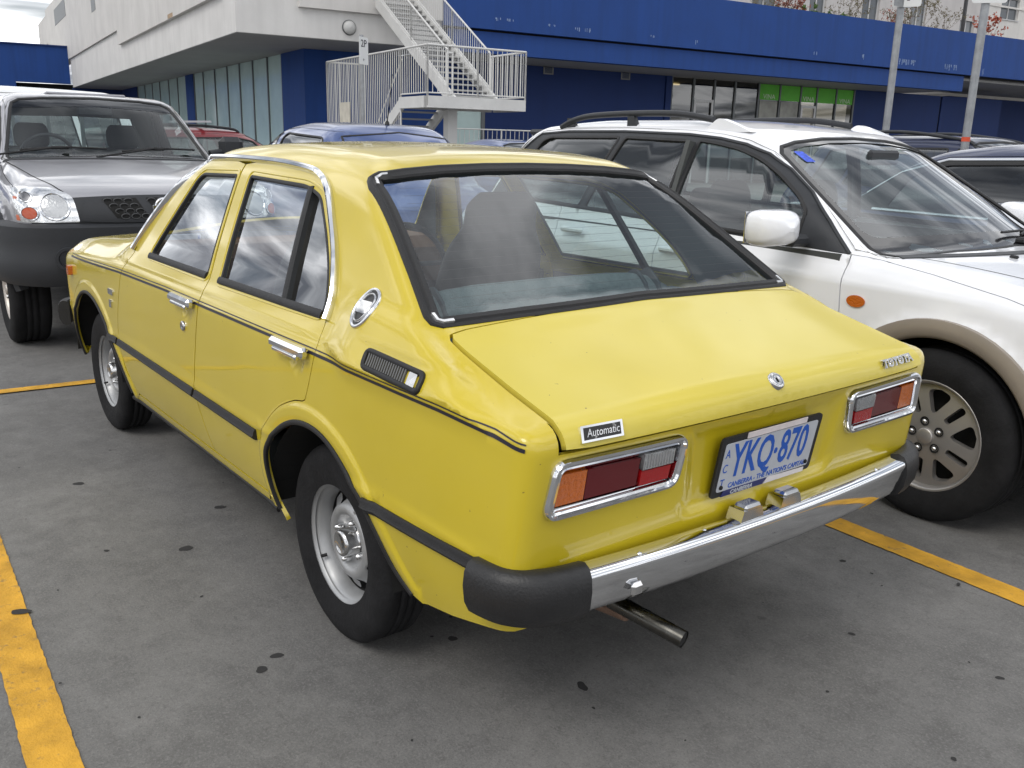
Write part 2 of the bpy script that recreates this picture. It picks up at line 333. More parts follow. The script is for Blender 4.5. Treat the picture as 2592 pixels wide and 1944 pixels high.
def panel_data(F, loops, d, res=.02, off=0., flange=.012, extra=None):
    """loops: 3-D boundary loops on F (first outer, rest holes); d: viewing direction; returns verts, faces, normals"""
    d = unit(np.array(d, float)); e1 = np.array([1., 0, 0]) if abs(d[0]) < .9 else np.array([0., 1, 0]); e1 = unit(e1-d*(e1@d)); e2 = np.cross(d, e1)
    L3 = [np.asarray(l, float) for l in loops]; L2 = [np.stack([l@e1, l@e2], -1) for l in L3]
    lo = L2[0].min(0); hi = L2[0].max(0); gx, gy = np.meshgrid(np.arange(lo[0]+res/2, hi[0], res), np.arange(lo[1]+res/2, hi[1], res)); gx[1::2] += res/2
    G = np.stack([gx.ravel(), gy.ravel()], -1); k = inpoly(G, L2[0])
    for h in L2[1:]: k &= ~inpoly(G, h)
    G = G[k]
    if len(G): G = G[bdist(G, L2) > res*.45]
    if extra is not None:
        X2 = np.stack([extra@e1, extra@e2], -1); k = inpoly(X2, L2[0])
        for h in L2[1:]: k &= ~inpoly(X2, h)
        X2 = X2[k]; X2 = X2[bdist(X2, L2) > .004]
        G = np.array([g for g in G if np.min(np.sum((X2-g)**2, -1)) > (res*.6)**2]+list(X2)) if len(X2) else G
    B = np.vstack(L2); nb = len(B); V2 = np.vstack([B, G]) if len(G) else B
    edges = []; o = 0
    for l in L2: edges += [(o+i, o+(i+1) % len(l)) for i in range(len(l))]; o += len(l)
    vo, eo, fo, ov, oe, of = delaunay_2d_cdt([Vector(p) for p in V2], edges, [], 0, 1e-7)
    W = np.array([tuple(p) for p in vo]); T = np.array([f for f in fo if len(f) == 3]); c = W[T].mean(1); k = inpoly(c, L2[0])
    for h in L2[1:]: k &= ~inpoly(c, h)
    T = T[k]
    P3 = np.zeros((len(W), 3)); src = np.array([v[0] if len(v) else -1 for v in ov]); B3 = np.vstack(L3)
    isb = (src >= 0) & (src < nb); P3[isb] = B3[src[isb]]; r = ~isb
    if r.any(): P3[r] = hit(F, W[r][:, :1]*e1+W[r][:, 1:]*e2+d*(np.mean(B3@d)), d, 1.2, 60)
    N3 = grad(F, P3); P3 = P3+N3*off
    a, b, c_ = P3[T[:, 0]], P3[T[:, 1]], P3[T[:, 2]]; fl = np.sum(np.cross(b-a, c_-a)*N3[T].sum(1), -1) < 0; T[fl] = T[fl][:, ::-1]
    V, Fc, N = list(P3), [tuple(t) for t in T], list(N3)
    if flange:
        inv = {}
        for i, s in enumerate(src):
            if 0 <= s < nb: inv.setdefault(int(s), i)
        for v in range(len(ov)):
            for s in ov[v]:
                if s < nb: inv[int(s)] = v
        o = 0
        for li, l in enumerate(L2):
            n = len(l); idx = [inv.get(o+i) for i in range(n)]; o += n; ar = np.sum(l[:, 0]*np.roll(l[:, 1], -1)-np.roll(l[:, 0], -1)*l[:, 1])
            ccw = (ar > 0) == (li == 0); base = len(V)
            for i in range(n):
                p = P3[idx[i]]; t = unit(P3[idx[(i+1) % n]]-P3[idx[i-1]]+1e-12); s = np.cross(t, N3[idx[i]])*(1 if ccw else -1)
                V += [p, p-N3[idx[i]]*flange]; N += [s, s]
            for i in range(n):
                j = (i+1) % n; q = (base+2*i, base+2*i+1, base+2*j+1, base+2*j); Fc.append(q if ccw else q[::-1])
    return np.array(V), Fc, np.array(N)
def mir(D):
    V, Fc, N = D; V = V*[1, -1, 1]; N = N*[1, -1, 1]; return V, [tuple(f[::-1]) for f in Fc], N
def put(name, D, m, parent=None): return mobj(name, D[0], D[1], m, parent, D[2])
def lining(D, t):
    """inner skin of a panel"""
    V, Fc, N = D; return V-N*t, [tuple(f[::-1]) for f in Fc], -N
def merge(*Ds):
    V, Fc, N = [], [], []; o = 0
    for D in Ds: V.append(D[0]); N.append(D[2]); Fc += [tuple(i+o for i in f) for f in D[1]]; o += len(D[0])
    return np.vstack(V), Fc, np.vstack(N)
def sweep_data(F, P, prof, closed=False, taper=True):
    """profile (across, out) swept along surface curve P"""
    P = np.asarray(P, float); keep = [0]
    for i in range(1, len(P)):
        if np.linalg.norm(P[i]-P[keep[-1]]) > 1e-4: keep.append(i)
    P = P[keep]
    if closed and np.linalg.norm(P[0]-P[-1]) < 1e-4: P = P[:-1]
    n = len(P); Nn = grad(F, P) if callable(F) else np.tile(unit(np.array(F, float)), (n, 1))
    t = unit((np.roll(P, -1, 0)-np.roll(P, 1, 0)) if closed else np.gradient(P, axis=0)); S = unit(np.cross(t, Nn)); m = len(prof)
    V = np.array([P+S*a+Nn*b for a, b in prof]).transpose(1, 0, 2).reshape(-1, 3); Fc = []
    for i in range(n if closed else n-1):
        j = (i+1) % n
        for k in range(m-1): Fc.append((i*m+k, j*m+k, j*m+k+1, i*m+k+1))
    if not closed: Fc += [tuple(range(m)), tuple((n-1)*m+k for k in range(m))[::-1]]
    return V, Fc
def sweep(name, F, P, prof, m, parent, closed=False, mirror=False, smooth=True):
    V, Fc = sweep_data(F, P, prof, closed)
    # orient: outward should follow surface normal
    a, b, c = V[Fc[0][0]], V[Fc[0][1]], V[Fc[0][2]]
    if mirror: V = V*[1, -1, 1]; Fc = [f[::-1] for f in Fc]
    o = mobj(name, V, Fc, m, parent)
    if smooth:
        sm = [len(f) == 4 for f in Fc]; o.data.polygons.foreach_set('use_smooth', np.array(sm, dtype=bool))
        o.data.set_sharp_from_angle(angle=R(38))
    return o
def rib(w, h, n=6, base=-.004):
    """rounded strip profile, width w, height h"""
    return [(-w/2, base)]+[(-w/2*math.cos(math.pi*i/n)*(1 if True else 1), h*math.sin(math.pi*i/n)**.6 if 0 < i < n else 0.) for i in range(n+1)]+[(w/2, base)]

# ------------------------------------------------------------------ shared materials
M_BLACK = mat('black_rubber', (.012, .012, .013), .55, bump=.15, bscale=180, var=.25, vscale=9)
M_TYRE = mat('tyre_rubber', (.013, .013, .014), .85, spec=.25, bump=.3, bscale=70, var=.3, vscale=12)
M_CHROME = mat('chrome', (.75, .76, .78), .07, metal=1., rvar=.05, vscale=5)
M_CHROME_OLD = mat('aged_chrome', (.62, .62, .62), .14, metal=1., rvar=.09, vscale=7, var=.12)
M_DARK = mat('underbody_dark', (.01, .01, .01), .9)
M_STEEL = mat('silver_wheel_paint', (.36, .365, .37), .42, metal=.55, var=.12, vscale=9, rvar=.1)
M_PLASTIC = mat('grey_black_plastic', (.022, .024, .028), .5, bump=.12, bscale=260, var=.15, vscale=4)
M_VINYL = mat('dark_vinyl', (.035, .042, .045), .6, bump=.1, bscale=120)
M_WHITE = mat('white_plate', (.44, .46, .50), .45, var=.05, vscale=20)
M_AMBER = mat('amber_lens', (.50, .11, .004), .12, coat=.6, bump=.5, bscale=140)
M_RED = mat('red_lens', (.32, .006, .008), .1, coat=.7, bump=.25, bscale=150)
M_DRED = mat('dark_red_lens', (.105, .004, .007), .1, coat=.7)
M_CLEAR = mat('clear_lens', (.50, .51, .52), .15, metal=.6, coat=.8, bump=.35, bscale=60)
M_BLUEINK = mat('plate_blue', (.010, .085, .42), .5)
def wheel_well(cx, R_, y0, y1, parent, zc, sg=1):
    m = MB(); pr = []
    V = []; Fc = []; n = 20
    for i in range(n+1):
        th = math.pi*(.03+.94*i/n)
        for y in (y0, y1): V.append((cx+R_*math.cos(th), sg*y, zc+R_*math.sin(th)))
    for i in range(n): Fc.append((2*i, 2*i+1, 2*i+3, 2*i+2))
    Fc.append(tuple(2*i for i in range(n+1)))
    return mobj('wheel_well', V, Fc, M_DARK, parent)
def tyre_mesh(R_, w, rim, tread_seg=60):
    hw = w/2; b = .012
    return [(rim-.004, hw*.72), (rim+.006, hw*.86), (rim+(R_-rim)*.35, hw*1.0), (rim+(R_-rim)*.62, hw*.985), (R_-.022, hw*.90), (R_-.008, hw*.80), (R_, hw*.66), (R_, hw*.36), (R_-.006, hw*.34), (R_-.006, hw*.28), (R_, hw*.26), (R_, hw*.05), (R_-.006, hw*.03), (R_-.006, -hw*.03), (R_, -hw*.05), (R_, -hw*.26), (R_-.006, -hw*.28), (R_-.006, -hw*.34), (R_, -hw*.36), (R_, -hw*.66), (R_-.008, -hw*.80), (R_-.022, -hw*.90), (rim+(R_-rim)*.5, -hw), (rim, -hw*.8)]
def add_tyre(parent, R_, w, rim, sg=1):
    m = MB(); m.lathe(tyre_mesh(R_, w, rim), seg=72, sgn=-sg)
    return m.build('tyre', M_TYRE, parent)

# ================================================================== the yellow sedan
YEL = paint('yellow_paint', (.545, .42, .012), .36, coat=.9, fade=((.60, .48, .05), .45))
YEL_LID = paint('faded_yellow_paint', (.585, .475, .05), .5, coat=.4, fade=((.62, .53, .11), .6))
_W = Spl((-1.05, .735), (-.8, .757), (-.4, .777), (.3, .785), (1.8, .785), (2.4, .780), (2.75, .765), (3.0, .74))
_PZ = Spl((.16, -.10), (.26, -.055), (.36, -.026), (.46, -.008), (.53, 0), (.60, .001), (.72, -.001), (.82, -.005), (.90, -.010))
_T = Spl((-1.1, .795), (-.95, .838), (-.838, .866), (-.711, .898), (-.541, .942), (-.44, .970), (-.30, .995), (-.08, 1.02), (1.6, 1.02), (1.8, .985), (2.2, .935), (2.6, .900), (2.85, .868), (3.05, .81))
_ZC = Spl((-1.1, .838), (-.8, .848), (-.6, .856), (-.2, .868), (0, .870), (1.8, .866), (2.3, .840), (2.7, .815), (3.0, .79))
_RR = Spl((.30, -.845), (.42, -.862), (.52, -.872), (.64, -.884), (.80, -.900), (1.0, -.915))
_G = Spl((.80, .790), (.93, .737), (1.0, .706), (1.1, .657), (1.2, .606), (1.30, .552), (1.40, .49))
_Z = Spl((-.4, 1.19), (-.1, 1.308), (.1, 1.350), (.4, 1.379), (.8, 1.388), (1.2, 1.372), (1.42, 1.345), (1.7, 1.28))
RARCH = cr([(.298, .255), (.320, .33), (.325, .43), (.300, .499), (.232, .563), (.16, .609), (.09, .636), (.014, .648), (-.06, .644), (-.126, .624), (-.195, .586), (-.272, .528), (-.335, .458), (-.395, .385), (-.458, .338)], 5)
FARCH = cr([(1.815, .27), (1.84, .345), (1.89, .44), (1.975, .552), (2.08, .620), (2.19, .664), (2.32, .680), (2.44, .660), (2.56, .60), (2.66, .51), (2.715, .41), (2.735, .30)], 5)
def polar(A, c):
    D_ = dens(A, .01); t = np.arctan2(D_[:, 1]-c[1], D_[:, 0]-c[0]); r = np.hypot(D_[:, 0]-c[0], D_[:, 1]-c[1]); k = np.polyfit(t, r, 6); lo, hi = t.min(), t.max()
    return (c[0], c[1], lambda q: np.polyval(k, np.clip(q, lo, hi)))
ARC = [polar(RARCH, (-.04, .30)), polar(FARCH, (2.33, .30))]
def cor_side(x, z):
    w = _W(x)+_PZ(np.minimum(z, .90))
    w = w+.004*np.exp(-((z-.556)/.016)**2)*sstep(-.86, -.7, x)            # ledge above the rubbing strip
    for cx, cz, sp in ARC:
        dx = x-cx; dz = z-cz; nr = (dx*dx+dz*dz < .30) & (z < .85)
        if nr.any():
            d = np.sqrt(dx[nr]**2+dz[nr]**2)-sp(np.arctan2(dz[nr], dx[nr]))
            w[nr] += .0065*(1-sstep(.038, .062, np.abs(d)))-.003*(1-sstep(.0, .025, np.abs(d)))
    # handle cups
    for cx in (.955, .088):
        u = (x-cx)/.052; v = (z-.813)/.036
        w = w-.013*(1-sstep(.55, 1., np.sqrt(u*u+v*v)))
    return w
def F_cor(P):
    x, y, z = P[:, 0], P[:, 1], P[:, 2]; a = np.sqrt(y*y+1e-8)
    side = a-cor_side(x, z)
    yy = (a/.66)**2
    t_ = _T(x); zc = _ZC(x); wc = _W(x)-.008; sl = np.maximum(t_-zc, .004)/(wc-.658)
    top = (z-smin(t_+.022*(1-yy), zc+(wc-a)*sl, .022))/np.sqrt(1+(sl*sstep(.64, .68, a))**2)
    rear = _RR(z)+.016*yy-x
    # pressed recess for the number plate
    m_ = sstep(.30, .255, a)*sstep(.565, .60, z)*sstep(.80, .765, z)
    rear = rear+.013*m_
    front = x-(2.985-.06*yy-.28*np.maximum(.70-z, 0)-.05*np.maximum(z-.70, 0))
    L = smax(side, top, .022); L = smax(L, rear, .050); L = smax(L, front, .10)
    gs = a-(_G(z)-.02*sstep(.2, -.45, x)); roof = z-(_Z(x)-.085*y*y)
    rw = (-.442+(z-.982)*1.51+.028*(a/.657)**2-x)/1.81
    ws = (x-(1.975-(z-.93)*1.36-.10*(a/.65)**2))/1.69
    Gh = smax(gs, roof, .11); Gh = smax(Gh, rw, .045); Gh = smax(Gh, ws, .06); Gh = np.maximum(Gh, .90-z)
    k = .022+.085*sstep(-.02, -.22, x)*sstep(.665, .73, a)
    u = (x+.415)/.205; v = (z-(.894+.04*(x+.415)))/.034           # dished panel round the vent
    return smin(L, Gh, k)+.0065*(1-sstep(.50, 1.15, (np.abs(u)**3+np.abs(v)**3)**(1/3.)))*sstep(.5, .6, a)
def F_lid(P):
    """deck and lip of the boot lid: the lip stands out over the rear panel"""
    x, y, z = P[:, 0], P[:, 1], P[:, 2]; yy = (y/.66)**2
    top = z-(_T(x)+.022*(1-yy)+.001); rear = (-.919+.016*yy-.10*np.maximum(z-.82, 0)-x)+.02*np.maximum(.83-z, 0)
    side = np.abs(y)-_W(x)+.02
    return smax(smax(top, rear, .070), side, .05)
def arch_rings(A, ds=(.006, .014, .022, .030, .036, .042, .048, .054, .060, .066, .074)):
    A = dens(A, .012); t = unit(np.gradient(A, axis=0)); n = np.stack([-t[:, 1], t[:, 0]], -1); c = A.mean(0)-[0, .15]
    n *= np.sign(np.sum(n*(A-c), -1))[:, None]
    return np.vstack([A+n*d for d in ds])
def crease_lines(x0, x1):
    xs = np.arange(x0, x1, .014); return np.vstack([np.stack([xs, _ZC(xs)+o], -1) for o in (-.020, -.012, -.006, 0, .006, .012, .020, .030)])
def rounded_rect(cx, cz, w, h, r, seg=4): return rnd([(cx-w/2, cz-h/2), (cx+w/2, cz-h/2), (cx+w/2, cz+h/2), (cx-w/2, cz+h/2)], r, seg)

def steel_wheel(parent, x, y, sg):
    w = empty('wheel', (x, sg*y, .285)); w.parent = parent
    add_tyre(w, .285, .160, .172, sg)
    rim = MB(); rim.lathe([(.166, .052), (.174, .062), (.179, .064), (.180, .060), (.176, .052), (.168, .047), (.160, .036), (.154, .016), (.152, .004)], seg=64, sgn=sg)
    r_ = rim.build('rim', M_STEEL, w)
    bk = MB(); bk.lathe([(.152, .004), (.151, -.03), (.01, -.03)], seg=40, sgn=sg); bk.build('brake_drum', M_DARK, w)
    # pressed disc with scalloped vents at its edge
    nth = 144; rs = [.0, .025, .045, .060, .070, .078, .086, .096, .106, .114, .122, 1.0]
    def hgt(r):
        return float(Spl((0, .012), (.05, .012), (.068, .012), (.080, .030), (.092, .037), (.106, .033), (.122, .014), (.151, .002))(r))
    V = []; Fc = []
    for k in range(nth):
        th = 2*math.pi*k/nth; ph = (k % 18)/18.; 
        cut = max(0., math.cos((ph-.5)*2*math.pi)+.25)/1.25; edge = .144-.034*cut**.75
        for r in rs:
            rr = edge if r == 1. else min(r, edge*.985 if r > .1 else r); V.append((rr*math.cos(th), sg*hgt(rr), rr*math.sin(th)))
    m = len(rs)
    for k in range(nth):
        j = (k+1) % nth
        for i in range(m-1):
            q = (k*m+i, k*m+i+1, j*m+i+1, j*m+i); Fc.append(q if sg > 0 else q[::-1])
    mobj('wheel_disc', V, Fc, M_STEEL, w, smooth=True)
    cp = MB(); cp.lathe([(.045, .016), (.041, .022), (.040, .050), (.036, .058), (.030, .060), (.028, .057), (.0001, .057)], seg=28, sgn=sg); cap = cp.build('centre_cap', M_CHROME_OLD, w)
    for k in range(4):
        th = 2*math.pi*k/4+.35; n = MB(); n.lathe([(.011, .010), (.011, .026), (.009, .031), (.007, .040), (.0001, .042)], c=(.066*math.cos(th), 0, .066*math.sin(th)), seg=8, sgn=sg); n.build('lug_nut', M_CHROME_OLD, w)
    va = MB(); va.tube([(.12, sg*.04, -.085), (.125, sg*.058, -.088)], .005, 6); va.build('valve', M_BLACK, w)
    return w

def build_sedan():
    F = F_cor
    root = empty('sedan_car', (0, 0, 0), 0, 'faded yellow four door 1970s sedan with chrome bumper, parked between yellow bay lines', 'car')
    # ---- outlines in side view
    DF = cr([(1.67, .932), (1.735, .855), (1.775, .78), (1.825, .64), (1.838, .52), (1.825, .44), (1.787, .375), (1.725, .327)], 5)
    DB = cr([(.826, .932), (.830, .895), (.842, .84), (.875, .70), (.898, .60), (.904, .52), (.875, .42), (.842, .327)], 5)
    DR = cr([(.372, .327), (.370, .42), (.345, .505), (.305, .562), (.256, .607), (.19, .655), (.10, .693), (.036, .708), (.018, .732), (-.006, .79), (-.026, .852), (-.027, .893), (-.017, .932)], 5)
    DRIP = cr([(-.017, .932), (-.002, .993), (.042, 1.058), (.088, 1.110), (.146, 1.162), (.230, 1.229), (.290, 1.262), (.345, 1.280), (.43, 1.294), (.68, 1.308), (.988, 1.311), (1.25, 1.308), (1.37, 1.298), (1.44, 1.262), (1.56, 1.115), (1.685, .94)], 5)
    iB = int(np.argmin(np.abs(DRIP[:, 0]-.955)+(DRIP[:, 1] < 1.2)*9))
    fdoor = np.vstack([DF[::-1], DRIP[iB+1:][::-1][1:-1], [(.953, 1.303), (.870, 1.05)], DB[:-1], DB[-1:]])
    rdoor = np.vstack([DB[::-1], [(.866, 1.05), (.948, 1.303)], DRIP[:iB][::-1], DR[::-1][1:]])
    fwin = rnd([(1.475, .944), (.858, .940), (.962, 1.264), (1.30, 1.256)], [.03, .012, .012, .04], 5)
    rwin = rnd([(.738, .940), (.014, .946), (.030, .992), (.075, 1.057), (.162, 1.138), (.288, 1.232), (.40, 1.256), (.845, 1.266)], [.012, .02, .03, .05, .05, .035, .05, .012], 5)
    def part(name, poly, holes, m, d=(0, 1, 0), ax='y', res=.02, gap=.003, fl=.016, lin=None):
        lp = [on(F, dens(inset(poly, gap), .018, True), ax)]+[on(F, dens(h, .018, True), ax) for h in holes]
        D = panel_data(F, lp, d, res, 0., fl, on(F, np.vstack([arch_rings(RARCH), crease_lines(-.03, 1.75)]), 'y')); return D
    for sg in (1, -1):
        mm = (lambda D: D) if sg > 0 else mir
        # doors
        for nm, poly, win, hx in (('front_door', fdoor, fwin, .97), ('rear_door', rdoor, rwin, .101)):
            D = part(nm, poly, [win], YEL); door = put(nm, mm(D), YEL, root)
            wi = inset(win, -.004)
            G_ = panel_data(F, [on(F, dens(wi, .03, True), 'y')], (0, 1, 0), .06, -.012, 0)
            put('window_glass', mm(G_), glass('side_glass', (.80, .87, .85), 1.6), door)
            sweep('window_seal', F, on(F, dens(win, .02, True), 'y'), [(-.007, -.012), (-.007, .000), (-.002, .002), (.003, .001), (.006, -.012)], M_BLACK, door, True, sg < 0)
            bot = np.array([win[0], win[-1]]) if False else None
            z0 = .936; xs = np.linspace(1.475, .856, 24) if nm == 'front_door' else np.linspace(.742, .012, 24)
            P = on(F, [(x_, .939+(.0 if nm == 'front_door' else (.74-x_)*.004)) for x_ in xs], 'y')
            sweep('sill_moulding', F, P, rib(.026, .009), M_BLACK, door, False, sg < 0)
            # bright frame bead round the glass
            wp = inset(win, -.016); sweep('frame_bead', F, on(F, dens(wp, .02, True), 'y')+0, rib(.010, .003, 4, -.001), YEL, door, True, sg < 0)
            # handle
            hb = MB(); hy = .787; 
            hb.box((hx, sg*(hy+.006), .846), (.205, .030, .030), bev=.009); hb.box((hx+.012, sg*(hy+.010), .829), (.15, .016, .016), bev=.005)
            hb.build('door_handle', M_CHROME, door)
            if nm == 'front_door':
                lk = MB(); lk.lathe([(.017, -.004), (.017, .004), (.013, .006), (.010, .004), (.0001, .004)], c=(.985, sg*.786, .752), seg=20, sgn=sg); lk.build('door_lock', M_CHROME_OLD, door)
            # trim panel inside
            low = poly[poly[:, 1] < .915]; 
            if len(low) > 6:
                lw = inset(low, .03); Dl = panel_data(F, [on(F, dens(lw, .05, True), 'y')], (0, 1, 0), .08, 0, 0); put('door_trim', mm(lining(Dl, .035)), M_VINYL, door)
        # quarter light divider on the rear door
        P = on(F, np.linspace((.250, .945), (.372, 1.252), 12), 'y'); sweep('window_divider', F, P, [(-.014, -.012), (-.014, .004), (-.004, .007), (.006, .005), (.014, .003), (.014, -.012)], M_BLACK, [c for c in root.children if c.name.startswith('rear_door')][-1], False, sg < 0)
    # ---- body shell: roof, pillars, quarters and rear panel, left half then mirrored
    win_c = [(0., 1.323), (.16, 1.321), (.32, 1.315), (.44, 1.306), (.512, 1.297), (.532, 1.287), (.543, 1.272), (.575, 1.19), (.62, 1.075), (.652, .998), (.652, .986), (.640, .982), (.40, .988), (0., .995)]
    WIN = np.array(win_c); WIN3 = on(F, dens(WIN, .015), '-x')
    def win_pt(k): return WIN3[k]
    gapx = [(-.452, .0), (-.452, .30), (-.455, .60), (-.462, .648), (-.48, .658), (-.541, .661), (-.628, .664), (-.711, .667), (-.80, .668), (-.85, .669)]
    GAP3 = on(F, dens(np.array(gapx), .015), 'z')
    lip = on(F, dens(np.array([(.671, .858), (.672, .84), (.673, .801), (.60, .800), (.3, .800), (0., .800)]), .015), '-x')
    rp_c = on(F, dens(np.array([(0., .790), (0., .44)]), .02), '-x')
    bot = on(F, dens(np.array([(0., .43), (.45, .425), (.66, .420)]), .02), '-x')
    qb = on(F, dens(np.array([(-.845, .412), (-.76, .388), (-.62, .353), (-.50, .333)]), .02), 'y')
    arch = on(F, dens(RARCH[::-1], .015), 'y')
    pre = on(F, dens(np.array([(.285, .262), (.314, .31)]), .02), 'y')
    dr = on(F, dens(inset(np.vstack([DR, [(-.6, .93), (-.6, .327)]]), 0)[:len(DR)]-[.0, 0], .015), 'y')
    drp = on(F, dens(DRIP, .015), 'y')
    wsl = [(0., 1.333), (.2, 1.330), (.40, 1.318), (.50, 1.300), (.535, 1.283), (.555, 1.24), (.60, 1.13), (.655, 1.0), (.668, .955)]
    WS3 = on(F, dens(np.array(wsl), .015), 'x')
    rc0 = WS3[0]; roofc = on(F, dens(np.array([(rc0[0]-.015, 0.), (WIN3[0][0]+.015, 0.)]), .03), 'z')
    loop = np.vstack([roofc, WIN3, on(F, dens(np.array([(WIN3[-1][0]-.008, 0.), (-.445, 0.)]), .01), 'z'), GAP3, lip, rp_c, bot, qb, arch, pre, dr, drp, WS3[::-1]])
    keep = [0]
    for i in range(1, len(loop)):
        if np.linalg.norm(loop[i]-loop[keep[-1]]) > .004: keep.append(i)
    loop = loop[keep]
    lamp_o = rnd([(.676, .783), (.320, .781), (.336, .673), (.694, .669)], .026, 5)
    LAMP3 = on(F, dens(inset(lamp_o, .012), .015, True), '-x')
    SH = panel_data(F, [loop, LAMP3], (-.50, .60, .62), .0145, 0., .012, on(F, np.vstack([arch_rings(RARCH), crease_lines(-.84, -.03)]), 'y'))
    put('body_shell', merge(SH, mir(SH)), YEL, root)
    LN = panel_data(F, [np.vstack([roofc, WIN3, on(F, [(-.45, 0.)], 'z'), on(F, dens(np.array([(-.45, .0), (-.45, .64), (-.2, .70)]), .05), 'z'), dr[-1:], drp, WS3[::-1]])], (-.50, .60, .62), .05, 0, 0)
    put('headlining', merge(lining(LN, .022), mir(lining(LN, .022))), mat('lining_grey', (.10, .115, .115), .8), root)
    # ---- front wings, bonnet, nose
    he = np.array([(1.825, .64), (2.2, .635), (2.6, .62), (2.86, .60)])
    nose = on(F, np.array([(.60, .84), (.60, .7), (.60, .5), (.62, .42)]), 'x')
    wl = np.vstack([on(F, dens(inset(np.vstack([DF, [(2.4, .33), (2.4, .94)]]), .002)[:len(DF)], .018), 'y')[::-1], on(F, [(1.81, .655)], 'z'), on(F, dens(he, .03), 'z'), nose, on(F, dens(FARCH[::-1], .015), 'y')])
    WG = panel_data(F, [wl], (.38, .72, .58), .02, 0, .012, on(F, np.vstack([arch_rings(FARCH), crease_lines(1.75, 2.6)]), 'y'))
    for sg in (1, -1): put('front_wing', WG if sg > 0 else mir(WG), YEL, root)
    hl = np.vstack([he-[0, .004], (he*[1, -1]+[0, .004])[::-1]]); HD = panel_data(F, [on(F, dens(hl, .05, True), 'z')], (0, 0, 1), .04, 0, .012); put('bonnet', HD, YEL, root)
    cw = MB(); cw.box((1.845, 0, .93), (.16, 1.28, .02)); cw.build('cowl', M_BLACK, root)
    NP = panel_data(F, [on(F, dens(np.array([(-.596, .84), (.596, .84), (.596, .42), (-.596, .42)]), .05, True), 'x')], (1, 0, 0), .06, -.03, 0); put('grille', NP, M_BLACK, root)
    for y_ in (.45, -.45):
        hm = MB(); hm.lathe([(.095, .0), (.098, .02), (.088, .022), (.07, .03), (.0001, .04)], c=(2.95, y_, .70), axis='x', seg=24); hm.build('headlight', M_CLEAR, root)
    # ---- sills
    for sg in (1, -1):
        sl = np.array([(.322, .323), (.322, .287), (1.79, .287), (1.73, .323)]); D = panel_data(F, [on(F, dens(sl, .03, True), 'y')], (0, 1, 0), .03, 0, .01); put('sill', D if sg > 0 else mir(D), YEL, root)
        P = on(F, dens(np.array([(.33, .284), (1.84, .284)]), .1), 'y'); sweep('sill_trim', F, P, rib(.018, .006), M_BLACK, root, False, sg < 0)
        # drip rail
        P = on(F, dens(DRIP, .015), 'y'); sweep('drip_rail', F, P, [(-.004, -.01), (-.006, .006), (-.002, .016), (.006, .019), (.014, .014), (.016, .004), (.014, -.004)], M_CHROME, root, False, sg < 0)
        # wheel arch trims
        for A in (RARCH, FARCH): sweep('arch_trim', F, on(F, dens(A[3:], .02), 'y'), rib(.016, .007), M_BLACK, root, False, sg < 0)
        # rubbing strips
        for nm, x0, x1 in (('wing', 1.975, 1.848), ('fd', 1.828, .914), ('rd', .894, .372), ('q', -.292, -.742)):
            P = on(F, dens(np.array([(x0, .518+.010*x0*(nm != 'q')+.008*(nm == 'q')), (x1, .518+.010*x1*(nm != 'q')+.014*(nm == 'q'))]), .03), 'y'); sweep('rubbing_strip', F, P, [(-.017, -.004), (-.017, .006), (-.010, .010), (-.004, .011), (.004, .016), (.012, .012), (.017, .004), (.017, -.004)], M_BLACK, root, False, sg < 0)
        # pin stripes
        for z_, w_ in ((.846, .0085), (.858, .0035)):
            P = on(F, dens(np.array([(2.66, z_-.036), (2.3, z_-.024), (1.8, z_-.006), (1.2, z_+.002), (.0, z_+.003), (-.4, z_-.002), (-.6, z_-.006), (-.78, z_-.017), (-.862, z_-.030)]), .010), 'y'); sweep('pinstripe', F, P, [(-w_/2, .0013), (w_/2, .0013)], mat('stripe_black', (.02, .018, .03), .4), root, False, sg < 0, False)
        # pillar emblem
        P = np.array([(-.184+.040*math.cos(t), .989+.043*math.sin(t)) for t in np.linspace(0, 2*math.pi, 40, endpoint=False)])
        P3 = on(F, P, 'y'); em = sweep('emblem', F, P3, rib(.010, .007), M_CHROME, root, True, sg < 0)
        D = panel_data(F, [P3], (0, 1, 0), .02, .0025, 0); put('emblem_plate', D if sg > 0 else mir(D), mat('emblem_dark', (.02, .02, .02), .35), em)
        P2 = on(F, (P-[-.184, .989])*.72+[-.184, .989], 'y'); sweep('emblem_ring', F, P2, rib(.007, .008), M_CHROME_OLD, em, True, sg < 0)
        D = panel_data(F, [on(F, rounded_rect(-.184, .989, .053, .025, .004), 'y')], (0, 1, 0), .02, .008, .006); put('emblem_bar', D if sg > 0 else mir(D), M_CHROME_OLD, em)
        # cabin vent
        vc = np.array([-.404, .884]); ex = np.array([-.998, -.045]); ey = np.array([.25, .94])
        out = np.array([vc+ex*p[0]+ey*p[1] for p in rounded_rect(0, 0, .240, .038, .015, 6)])
        vt = sweep('cabin_vent', F, on(F, dens(out, .01, True), 'y'), rib(.014, .009), M_BLACK, root, True, sg < 0)
        D = panel_data(F, [on(F, dens(out, .01, True), 'y')], (0, 1, 0), .02, -.002, 0); put('vent_back', D if sg > 0 else mir(D), M_DARK, vt)
        for k in range(17):
            s0 = -.104+k*.0100; P = on(F, np.array([vc+ex*s0+ey*-.014, vc+ex*s0, vc+ex*s0+ey*.014]), 'y'); sweep('vent_slat', F, P, [(-.0022, -.002), (-.0022, .006), (.0022, .006), (.0022, -.002)], mat('slat_grey', (.10, .10, .10), .35), vt, False, sg < 0, False)
        D = panel_data(F, [on(F, np.array([vc+ex*p[0]+ey*p[1] for p in rounded_rect(.088, 0, .032, .026, .003)]), 'y')], (0, 1, 0), .02, .006, .006); put('vent_block', D if sg > 0 else mir(D), M_CHROME_OLD, vt)
